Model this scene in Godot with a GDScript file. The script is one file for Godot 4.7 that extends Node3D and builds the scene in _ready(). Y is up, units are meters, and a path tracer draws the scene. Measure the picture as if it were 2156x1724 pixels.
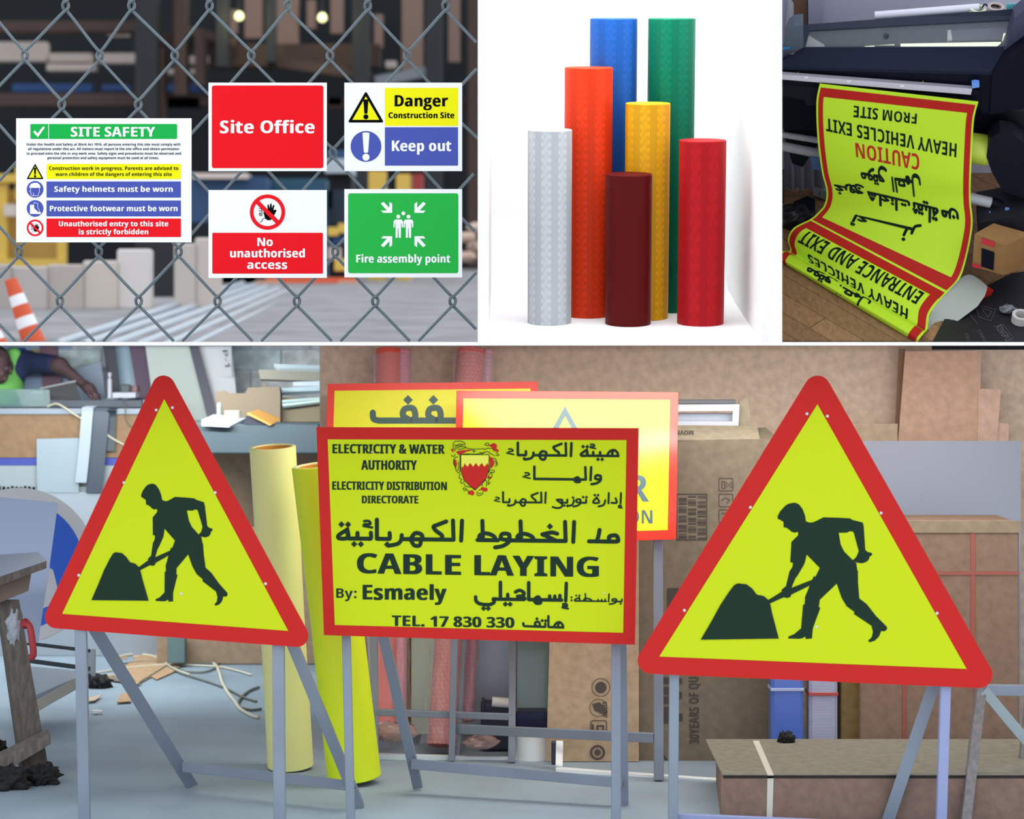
extends Node3D
# Four places side by side: a fence before a building site, a white studio stage with rolls of sheeting,
# a print room and a sign workshop, parted by white walls. P(x, y, d) is the point d metres ahead of the lens plane that shows at pixel x, y.
const F := 4820.0
const CX := 1078.0
const HY := 723.5
const EYE := 1.63
var used := {}
var mats := {}
var texs := {}
var rng := RandomNumberGenerator.new()

class MB:
	var v := PackedVector3Array()
	var n := PackedVector3Array()
	var u := PackedVector2Array()
	func tri(a: Vector3, b: Vector3, c: Vector3, na: Vector3, nb: Vector3, nc: Vector3, ua := Vector2.ZERO, ub := Vector2.ZERO, uc := Vector2.ZERO) -> void:
		if (b - a).cross(c - a).dot(na + nb + nc) > 0.0:
			v.append_array([a, c, b]); n.append_array([na, nc, nb]); u.append_array([ua, uc, ub])
		else:
			v.append_array([a, b, c]); n.append_array([na, nb, nc]); u.append_array([ua, ub, uc])
	func quad(a: Vector3, b: Vector3, c: Vector3, d: Vector3, nn: Vector3) -> void:
		tri(a, b, c, nn, nn, nn, Vector2(0, 0), Vector2(1, 0), Vector2(1, 1)); tri(a, c, d, nn, nn, nn, Vector2(0, 0), Vector2(1, 1), Vector2(0, 1))
	func quad_out(a: Vector3, b: Vector3, c: Vector3, d: Vector3, centre: Vector3) -> void:
		var nn := (c - a).cross(d - b).normalized()
		if nn.dot((a + b + c + d) / 4.0 - centre) < 0.0:
			nn = -nn
		quad(a, b, c, d, nn)
	func flat(p: PackedVector3Array, nn: Vector3) -> void:
		var bx := (nn.cross(Vector3.UP) if absf(nn.y) < 0.9 else nn.cross(Vector3.RIGHT)).normalized()
		var by := nn.cross(bx)
		var q := PackedVector2Array()
		for a in p:
			q.append(Vector2((a - p[0]).dot(bx), (a - p[0]).dot(by)) * 100.0)
		var ix := Geometry2D.triangulate_polygon(q)
		if ix.is_empty() and p.size() > 2:
			for k in range(1, p.size() - 1):
				tri(p[0], p[k], p[k + 1], nn, nn, nn)
		for k in range(0, ix.size(), 3):
			tri(p[ix[k]], p[ix[k + 1]], p[ix[k + 2]], nn, nn, nn, q[ix[k]], q[ix[k + 1]], q[ix[k + 2]])
	func sides(p: PackedVector3Array, w: Vector3, out := 1.0) -> void:
		var area := Vector3.ZERO
		for k in p.size():
			area += p[k].cross(p[(k + 1) % p.size()])
		for k in p.size():
			var a := p[k]
			var b := p[(k + 1) % p.size()]
			if a.distance_squared_to(b) < 1e-12:
				continue
			quad(a, b, b + w, a + w, (b - a).cross(area).normalized() * out)
	func slab(p: PackedVector3Array, w: Vector3) -> void:   # a plate: front outline p, swept by w to its back
		var nn := Vector3.ZERO
		for k in p.size():
			nn += (p[k] - p[0]).cross(p[(k + 1) % p.size()] - p[0])
		nn = nn.normalized()
		if nn.dot(w) > 0.0:
			nn = -nn
		flat(p, nn)
		var b := PackedVector3Array()
		for a in p:
			b.append(a + w)
		flat(b, -nn)
		sides(p, w)
	func ring(o: PackedVector3Array, i: PackedVector3Array, w: Vector3) -> void:   # a frame between two outlines of as many points
		var nn := (o[1] - o[0]).cross(o[2] - o[1]).normalized()
		if nn.dot(w) > 0.0:
			nn = -nn
		for k in o.size():
			var m := (k + 1) % o.size()
			quad(o[k], o[m], i[m], i[k], nn)
			quad(o[k] + w, o[m] + w, i[m] + w, i[k] + w, -nn)
		sides(o, w)
		sides(i, w, -1.0)
	func hexa(p: Array) -> void:   # eight corners: four of one end, then the matching four of the other
		var c := Vector3.ZERO
		for a in p:
			c += a / 8.0
		quad_out(p[0], p[1], p[2], p[3], c); quad_out(p[4], p[5], p[6], p[7], c)
		for k in 4:
			var m := (k + 1) % 4
			quad_out(p[k], p[m], p[m + 4], p[k + 4], c)
	func cbox(t: Transform3D, s: Vector3, c := 0.004) -> void:   # a box with chamfered edges, centred on t
		var h := s / 2.0
		c = minf(c, minf(h.x, minf(h.y, h.z)) * 0.9)
		var ax := [Vector3.RIGHT, Vector3.UP, Vector3.BACK]
		var f := func(e: Vector3, inner: int) -> Vector3:   # corner e, set back on every axis but the inner one
			var r := Vector3(h.x * e.x, h.y * e.y, h.z * e.z)
			for k in 3:
				if k != inner:
					r[k] -= c * e[k]
			return t * r
		for k in 3:
			var a := (k + 1) % 3
			var b := (k + 2) % 3
			for sgn in [-1.0, 1.0]:
				var q := []
				for w in [[-1, -1], [1, -1], [1, 1], [-1, 1]]:
					var e := Vector3.ZERO
					e[k] = sgn; e[a] = w[0]; e[b] = w[1]
					q.append(f.call(e, k))
				quad(q[0], q[1], q[2], q[3], (t.basis * (ax[k] * sgn)).normalized())
				for sg2 in [-1.0, 1.0]:
					var e0 := Vector3.ZERO
					e0[k] = sgn; e0[a] = sg2; e0[b] = -1
					var e1 := e0
					e1[b] = 1
					quad(f.call(e0, k), f.call(e1, k), f.call(e1, a), f.call(e0, a), (t.basis * (ax[k] * sgn + ax[a] * sg2)).normalized())
		for x in [-1, 1]:
			for y in [-1, 1]:
				for z in [-1, 1]:
					var e := Vector3(x, y, z)
					var nn := (t.basis * e).normalized()
					tri(f.call(e, 0), f.call(e, 1), f.call(e, 2), nn, nn, nn)
	func bar(a: Vector3, b: Vector3, w: float, h: float, face := Vector3.BACK, c := 0.002) -> void:   # a bar from a to b, w across and h deep along face
		var y := (b - a).normalized()
		var x := y.cross(face).normalized()
		cbox(Transform3D(Basis(x, y, x.cross(y)), (a + b) / 2.0), Vector3(w, a.distance_to(b), h), c)
	func tube(p: PackedVector3Array, r: Array, seg := 8, caps := true) -> void:
		var x := Vector3.ZERO
		var last := []
		var run := 0.0
		for k in p.size():
			var y := (p[mini(k + 1, p.size() - 1)] - p[maxi(k - 1, 0)]).normalized()
			x = (x - y * x.dot(y)).normalized() if k else (y.cross(Vector3.BACK) if absf(y.z) < 0.9 else y.cross(Vector3.UP)).normalized()
			var z := x.cross(y)
			var rr: float = r[mini(k, r.size() - 1)]
			if k:
				run += p[k].distance_to(p[k - 1])
			var now := []
			for s in seg + 1:
				var o := x * cos(TAU * s / seg) + z * sin(TAU * s / seg)
				now.append([p[k] + o * rr, o, Vector2(float(s) / seg, run)])
			if k:
				for s in seg:
					var a = last[s]; var b = last[s + 1]; var c = now[s + 1]; var d = now[s]
					tri(a[0], b[0], c[0], a[1], b[1], c[1], a[2], b[2], c[2]); tri(a[0], c[0], d[0], a[1], c[1], d[1], a[2], c[2], d[2])
			if caps and (k == 0 or k == p.size() - 1):
				var nn := -y if k == 0 else y
				for s in seg:
					tri(p[k], now[s][0], now[s + 1][0], nn, nn, nn)
			last = now
	func lathe(t: Transform3D, prof: PackedVector2Array, seg := 40) -> void:   # profile of (radius, height); a corner turns sharp where it bends far
		for k in prof.size() - 1:
			var a := prof[k]
			var b := prof[k + 1]
			if a.distance_to(b) < 1e-7:
				continue
			var e := (b - a).normalized()
			var nn := Vector2(e.y, -e.x)
			for s in seg:
				var c0 := TAU * s / seg
				var c1 := TAU * (s + 1) / seg
				var g := func(q: Vector2, w: float) -> Vector3: return t * Vector3(q.x * cos(w), q.y, q.x * sin(w))
				var m := func(w: float) -> Vector3: return (t.basis * Vector3(nn.x * cos(w), nn.y, nn.x * sin(w))).normalized()
				var n0: Vector3 = m.call(c0)
				var n1: Vector3 = m.call(c1)
				var w0 := float(s) / seg
				var w1 := float(s + 1) / seg
				var g0: Vector3 = g.call(a, c0); var g1: Vector3 = g.call(a, c1); var g2: Vector3 = g.call(b, c1); var g3: Vector3 = g.call(b, c0)
				if a.x > 1e-6:
					tri(g0, g1, g2, n0, n1, n1, Vector2(w0, a.y), Vector2(w1, a.y), Vector2(w1, b.y))
				if b.x > 1e-6:
					tri(g0, g2, g3, n0, n1, n0, Vector2(w0, a.y), Vector2(w1, b.y), Vector2(w0, b.y))
	func grid(g: Array, thick := 0.0) -> void:   # rows of points; smooth; with a thickness it is closed
		var nr := []
		for i in g.size():
			var row := []
			for j in g[i].size():
				var du: Vector3 = g[i][mini(j + 1, g[i].size() - 1)] - g[i][maxi(j - 1, 0)]
				var dv: Vector3 = g[mini(i + 1, g.size() - 1)][j] - g[maxi(i - 1, 0)][j]
				row.append(du.cross(dv).normalized())
			nr.append(row)
		for side in ([1.0, -1.0] if thick > 0.0 else [1.0]):
			for i in g.size() - 1:
				for j in g[i].size() - 1:
					var q := []
					for w in [[i, j], [i, j + 1], [i + 1, j + 1], [i + 1, j]]:
						var nn: Vector3 = nr[w[0]][w[1]]
						q.append([g[w[0]][w[1]] + nn * (thick * 0.5 * side), nn * side, Vector2(float(w[1]) / (g[i].size() - 1), float(w[0]) / (g.size() - 1))])
					tri(q[0][0], q[1][0], q[2][0], q[0][1], q[1][1], q[2][1], q[0][2], q[1][2], q[2][2])
					tri(q[0][0], q[2][0], q[3][0], q[0][1], q[2][1], q[3][1], q[0][2], q[2][2], q[3][2])
		if thick > 0.0:
			var edge := []
			for j in g[0].size(): edge.append([0, j])
			for i in range(1, g.size()): edge.append([i, g[0].size() - 1])
			for j in range(g[0].size() - 2, -1, -1): edge.append([g.size() - 1, j])
			for i in range(g.size() - 2, -1, -1): edge.append([i, 0])
			for k in edge.size() - 1:
				var a = edge[k]; var b = edge[k + 1]
				var na: Vector3 = nr[a[0]][a[1]] * thick * 0.5
				var nb: Vector3 = nr[b[0]][b[1]] * thick * 0.5
				var pa: Vector3 = g[a[0]][a[1]]; var pb: Vector3 = g[b[0]][b[1]]
				var nn := (pb - pa).cross(na).normalized()
				quad(pa - na, pb - nb, pb + nb, pa + na, nn)
	func blob(c: Vector3, r: Vector3, sd: int, rough := 0.35, seg := 14) -> void:   # a crumpled lump
		var fn := FastNoiseLite.new()
		fn.seed = sd; fn.frequency = 1.1
		var g := []
		for i in seg + 1:
			var row := []
			for j in 2 * seg + 1:
				var th := PI * i / seg
				var ph := TAU * (j % (2 * seg)) / (2 * seg)
				var o := Vector3(sin(th) * cos(ph), cos(th), sin(th) * sin(ph))
				row.append(c + o * r * (1.0 + rough * 1.8 * fn.get_noise_3dv(o * 1.6) + rough * absf(fn.get_noise_3dv(o * 4.0))))
			g.append(row)
		grid(g)
	func mesh(off: Vector3) -> ArrayMesh:
		var a := []
		a.resize(Mesh.ARRAY_MAX)
		var w := PackedVector3Array()
		w.resize(v.size())
		for k in v.size():
			w[k] = v[k] - off
		a[Mesh.ARRAY_VERTEX] = w; a[Mesh.ARRAY_NORMAL] = n; a[Mesh.ARRAY_TEX_UV] = u
		var m := ArrayMesh.new()
		m.add_surface_from_arrays(Mesh.PRIMITIVE_TRIANGLES, a)
		return m

class Pl:   # a plane that sight lines are cut with
	var o: Vector3
	var n: Vector3
	func _init(p: Vector3, q: Vector3) -> void:
		o = p; n = q.normalized()
		if n.dot(Vector3(0, 1.63, 0) - o) < 0.0:
			n = -n
	func at(x: float, y: float, lift := 0.0) -> Vector3:
		var dir := Vector3((x - 1078.0) / 4820.0, (723.5 - y) / 4820.0, -1.0)
		var e := Vector3(0, 1.63, 0)
		return e + dir * ((o - e).dot(n) / dir.dot(n)) + n * lift
	func all(p: PackedVector2Array, lift := 0.0) -> PackedVector3Array:
		var r := PackedVector3Array()
		for a in p:
			r.append(at(a.x, a.y, lift))
		return r
	func board(p: PackedVector2Array, thick: float, lift := 0.0) -> MB:
		var m := MB.new()
		m.slab(all(p, lift), -n * thick)
		return m

func P(x: float, y: float, d: float) -> Vector3:
	return Vector3((x - CX) / F * d, EYE + (HY - y) / F * d, -d)

func on_floor(x: float, y: float) -> Vector3:
	return P(x, y, EYE * F / (y - HY))

func facing(d: float) -> Pl:
	return Pl.new(Vector3(0, EYE, -d), Vector3.BACK)

func through(a: Vector3, b: Vector3, c: Vector3) -> Pl:
	return Pl.new(a, (b - a).cross(c - a))

func pts(s: String) -> PackedVector2Array:
	var r := PackedVector2Array()
	for w in s.split(" ", false):
		var q := w.split(",")
		r.append(Vector2(float(q[0]), float(q[1])))
	return r

func zoomed(s: String, ox: float, oy: float, k: float) -> PackedVector2Array:
	var r := pts(s)
	for i in r.size():
		r[i] = Vector2(ox, oy) + r[i] / k
	return r

func rect(x0: float, y0: float, x1: float, y1: float) -> PackedVector2Array:
	return PackedVector2Array([Vector2(x0, y0), Vector2(x1, y0), Vector2(x1, y1), Vector2(x0, y1)])

func circ(x: float, y: float, r: float, n := 40, ry := -1.0) -> PackedVector2Array:
	var q := PackedVector2Array()
	for k in n:
		q.append(Vector2(x + r * cos(TAU * k / n), y + (r if ry < 0.0 else ry) * sin(TAU * k / n)))
	return q

func rounded(p: PackedVector2Array, r: float, n := 8) -> PackedVector2Array:
	var q := PackedVector2Array()
	for k in p.size():
		var a := (p[(k + p.size() - 1) % p.size()] - p[k]).normalized()
		var b := (p[(k + 1) % p.size()] - p[k]).normalized()
		var half := a.angle_to(b) / 2.0
		var c := p[k] + (a + b).normalized() * (r / absf(sin(half)))
		var s := p[k] + a * (r / absf(tan(half))) - c
		var e := p[k] + b * (r / absf(tan(half))) - c
		var turn := s.angle_to(e)
		for i in n + 1:
			q.append(c + s.rotated(turn * i / n))
	return q

func rrect(x0: float, y0: float, x1: float, y1: float, r: float) -> PackedVector2Array:
	return rounded(rect(x0, y0, x1, y1), r, 5)

func smooth(p: Array, n := 6, closed := false) -> Array:   # Catmull-Rom through the points (2D or 3D)
	var r := []
	var last := p.size() - (0 if closed else 1)
	for k in last:
		var a = p[(k - 1 + p.size()) % p.size()] if closed or k else p[0]
		var b = p[k]
		var c = p[(k + 1) % p.size()]
		var d = p[(k + 2) % p.size()] if closed or k + 2 < p.size() else p[p.size() - 1]
		for i in n:
			var t := float(i) / n
			r.append(0.5 * (2.0 * b + (c - a) * t + (2.0 * a - 5.0 * b + 4.0 * c - d) * t * t + (3.0 * b - a - 3.0 * c + d) * t * t * t))
	if not closed:
		r.append(p[p.size() - 1])
	return r

func curve3(p: Array, n := 6) -> PackedVector3Array:
	return PackedVector3Array(smooth(p, n))

# ---- names, things, parts
func numbered(called: String) -> String:
	used[called] = used.get(called, -1) + 1
	return called if used[called] == 0 else "%s_%03d" % [called, used[called]]

func tag(o: Node3D, label: String, category: String, group := "") -> void:
	o.set_meta("label", label); o.set_meta("category", category)
	if group:
		o.set_meta("group", group)

func thing(called: String, label: String, category: String, at: Vector3, group := "") -> Node3D:
	var o := Node3D.new()
	o.name = numbered(called)
	add_child(o, true)
	o.position = at
	tag(o, label, category, group)
	return o

func part(called: String, m: MB, mat: Material, parent: Node3D, label := "") -> MeshInstance3D:
	var off := Vector3.ZERO
	var up: Node = parent
	while up is Node3D and up != self:
		off += up.position
		up = up.get_parent()
	var o := MeshInstance3D.new()
	o.name = called
	o.mesh = m.mesh(off)
	o.material_override = mat
	parent.add_child(o, true)
	if label:
		o.set_meta("label", label)
	return o

func solo(called: String, label: String, category: String, m: MB, mat: Material, group := "") -> MeshInstance3D:
	var lo := m.v[0]
	var hi := m.v[0]
	for a in m.v:
		lo = lo.min(a); hi = hi.max(a)
	var o := MeshInstance3D.new()
	o.name = numbered(called)
	o.position = Vector3((lo.x + hi.x) / 2.0, lo.y, (lo.z + hi.z) / 2.0)
	o.mesh = m.mesh(o.position)
	o.material_override = mat
	add_child(o, true)
	tag(o, label, category, group)
	return o

func struct(called: String, m: MB, mat: Material, label := "") -> MeshInstance3D:
	var o := solo(called, label if label else called.replace("_", " "), "structure", m, mat)
	o.remove_meta("category")
	o.set_meta("kind", "structure")
	return o

func box_mb(x0: float, y0: float, z0: float, x1: float, y1: float, z1: float, c := 0.002) -> MB:
	var m := MB.new()
	m.cbox(Transform3D(Basis(), Vector3(x0 + x1, y0 + y1, z0 + z1) / 2.0), Vector3(absf(x1 - x0), absf(y1 - y0), absf(z1 - z0)), c)
	return m

func px_box(x0: float, y0: float, x1: float, y1: float, d: float, deep: float, c := 0.003) -> MB:   # upright box whose front face fills these pixels at distance d
	var a := P(x0, y1, d)
	var b := P(x1, y0, d)
	return box_mb(a.x, a.y, a.z - deep, b.x, b.y, b.z, c)

# ---- materials
func noise_tex(key: String, freq: float, lo: float, hi: float, octaves := 4, size := 256) -> NoiseTexture2D:
	if texs.has(key):
		return texs[key]
	var fn := FastNoiseLite.new()
	fn.noise_type = FastNoiseLite.TYPE_SIMPLEX_SMOOTH
	fn.seed = key.hash() % 9999
	fn.frequency = freq
	fn.fractal_octaves = octaves
	var t := NoiseTexture2D.new()
	t.noise = fn; t.width = size; t.height = size; t.seamless = true
	var g := Gradient.new()
	g.set_color(0, Color(lo, lo, lo)); g.set_color(1, Color(hi, hi, hi))
	t.color_ramp = g
	texs[key] = t
	return t

func mat(key: String, c: Color, rough := 0.6, metal := 0.0, spec := 0.5) -> StandardMaterial3D:
	if mats.has(key):
		return mats[key]
	var m := StandardMaterial3D.new()
	m.resource_name = key
	m.albedo_color = c; m.roughness = rough; m.metallic = metal; m.metallic_specular = spec
	m.cull_mode = BaseMaterial3D.CULL_DISABLED
	mats[key] = m
	return m

func tri_tex(m: StandardMaterial3D, t: Texture2D, scale: Vector3) -> StandardMaterial3D:
	m.albedo_texture = t
	m.uv1_triplanar = true
	m.uv1_scale = scale
	return m

func c8(r: int, g: int, b: int, gain := 1.0) -> Color:   # a colour seen in the photograph under light of that strength
	var l := Color8(r, g, b).srgb_to_linear()
	return Color(minf(l.r / gain, 0.93), minf(l.g / gain, 0.93), minf(l.b / gain, 0.93)).linear_to_srgb()

# ---- lettering
func font_of(bold: bool) -> Font:
	var f := SystemFont.new()
	f.font_names = PackedStringArray(["Droid Sans"])
	f.font_weight = 700 if bold else 400
	return f

var letter_cache := {}
func letter_mesh(text: String, bold: bool) -> Array:
	var key := text + str(bold)
	if letter_cache.has(key):
		return letter_cache[key]
	var t := TextMesh.new()
	t.font = font_of(bold)
	t.font_size = 64; t.pixel_size = 0.01; t.depth = 0.0; t.curve_step = 1.5
	t.text = text
	var a := t.surface_get_arrays(0)
	var p: PackedVector3Array = a[Mesh.ARRAY_VERTEX]
	var ix = a[Mesh.ARRAY_INDEX]
	var r := PackedVector2Array()
	var lo := INF
	var hi := -INF
	if ix != null and ix.size():
		for k in ix:
			r.append(Vector2(p[k].x, p[k].y))
	else:
		for q in p:
			r.append(Vector2(q.x, q.y))
	for q in r:
		lo = minf(lo, q.x); hi = maxf(hi, q.x)
	letter_cache[key] = [r, lo, hi]
	return letter_cache[key]

func cap_of(bold: bool) -> Vector2:
	var h: Array = letter_mesh("H", bold)
	var lo := INF
	var hi := -INF
	for q in h[0]:
		lo = minf(lo, q.y); hi = maxf(hi, q.y)
	return Vector2(lo, hi)

# text whose baseline runs from pixel a to pixel b, up is the pixel step of one capital's height; to3 turns a pixel into a point
func write(m: MB, to3: Callable, n: Vector3, text: String, a: Vector2, b: Vector2, up: Vector2, bold := true, split := 0.0) -> void:
	var g: Array = letter_mesh(text, bold)
	var cap := cap_of(bold)
	var p: PackedVector2Array = g[0]
	var flat := []
	for q in p:
		flat.append(a + (b - a) * ((q.x - g[1]) / (g[2] - g[1])) + up * ((q.y - cap.x) / (cap.y - cap.x)))
	var todo := []
	for k in range(0, flat.size() - 2, 3):
		todo.append([flat[k], flat[k + 1], flat[k + 2]])
	while todo:
		var t: Array = todo.pop_back()
		var e := [t[0].distance_to(t[1]), t[1].distance_to(t[2]), t[2].distance_to(t[0])]
		var k: int = e.find(e.max())
		if split > 0.0 and e[k] > split:   # finer pieces bend with the sheet they lie on
			var mid: Vector2 = (t[k] + t[(k + 1) % 3]) / 2.0
			todo.append([t[k], mid, t[(k + 2) % 3]]); todo.append([mid, t[(k + 1) % 3], t[(k + 2) % 3]])
			continue
		m.tri(to3.call(t[0]), to3.call(t[1]), to3.call(t[2]), n, n, n)

func line(m: MB, pl: Pl, text: String, x0: float, x1: float, base: float, cap: float, bold := true, base1 := -1.0, fat := 0.0) -> void:   # fat: pixels by which the strokes are widened
	for k in (2 if fat > 0.0 else 1):
		var f := func(q: Vector2) -> Vector3: return pl.at(q.x, q.y, 0.0016 + 0.0003 * k)
		var o := fat * (k - 0.5) if fat > 0.0 else 0.0
		write(m, f, pl.n, text, Vector2(x0 + fat * 0.5 + o, base), Vector2(x1 - fat * 0.5 + o, base if base1 < 0.0 else base1), Vector2(0, -cap), bold)

func decal(m: MB, pl: Pl, p: PackedVector2Array, lift := 0.0008) -> void:
	m.flat(pl.all(p, lift), pl.n)

func hoop(m: MB, pl: Pl, o: PackedVector2Array, i: PackedVector2Array, lift := 0.001) -> void:
	for k in o.size():
		var j := (k + 1) % o.size()
		m.quad(pl.at(o[k].x, o[k].y, lift), pl.at(o[j].x, o[j].y, lift), pl.at(i[j].x, i[j].y, lift), pl.at(i[k].x, i[k].y, lift), pl.n)

var stroke_no := 0
func stroke(m: MB, to3: Callable, n: Vector3, p: Array, w: float, ends := 8) -> void:   # a pen line of width w through 2D points, a hair higher each time so that crossings lie clear of each other
	stroke_no += 1
	var up := n * (0.00009 * (stroke_no % 12))
	var q: Array[Vector2] = []
	for c in p:
		if q.is_empty() or q[-1].distance_to(c) > w * 0.02:
			q.append(c)
	if q.size() < 2:
		return
	var closed := q[0].distance_to(q[-1]) < w * 0.1 and q.size() > 3
	var lft := []
	var rgt := []
	for k in q.size():
		var a := (q[k] - q[k - 1]).normalized() if k else ((q[0] - q[-2]).normalized() if closed else (q[1] - q[0]).normalized())
		var b := (q[k + 1] - q[k]).normalized() if k < q.size() - 1 else ((q[1] - q[0]).normalized() if closed else a)
		var o := (a + b).orthogonal().normalized()
		if o == Vector2.ZERO:
			o = a.orthogonal()
		o *= w * 0.5 / maxf(0.55, o.dot(a.orthogonal()))
		lft.append(to3.call(q[k] + o) + up); rgt.append(to3.call(q[k] - o) + up)
	for k in q.size() - 1:
		m.quad(lft[k], lft[k + 1], rgt[k + 1], rgt[k], n)
	if closed:
		return
	for e in 2:
		var c: Vector2 = q[0] if e == 0 else q[-1]
		var d := (q[0] - q[1]).normalized() if e == 0 else (q[-1] - q[-2]).normalized()
		var fan := []
		for s in ends + 1:
			fan.append(to3.call(c + d.rotated(PI * (float(s) / ends - 0.5)) * w * 0.5) + up)
		for s in range(1, ends):
			m.tri(fan[0], fan[s], fan[s + 1], n, n, n)

func pen(m: MB, pl: Pl, s: String, w: float, curved := false, lift := 0.0016) -> void:
	var f := func(q: Vector2) -> Vector3: return pl.at(q.x, q.y, lift)
	var p := Array(pts(s))
	stroke(m, f, pl.n, smooth(p, 5) if curved else p, w)
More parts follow.
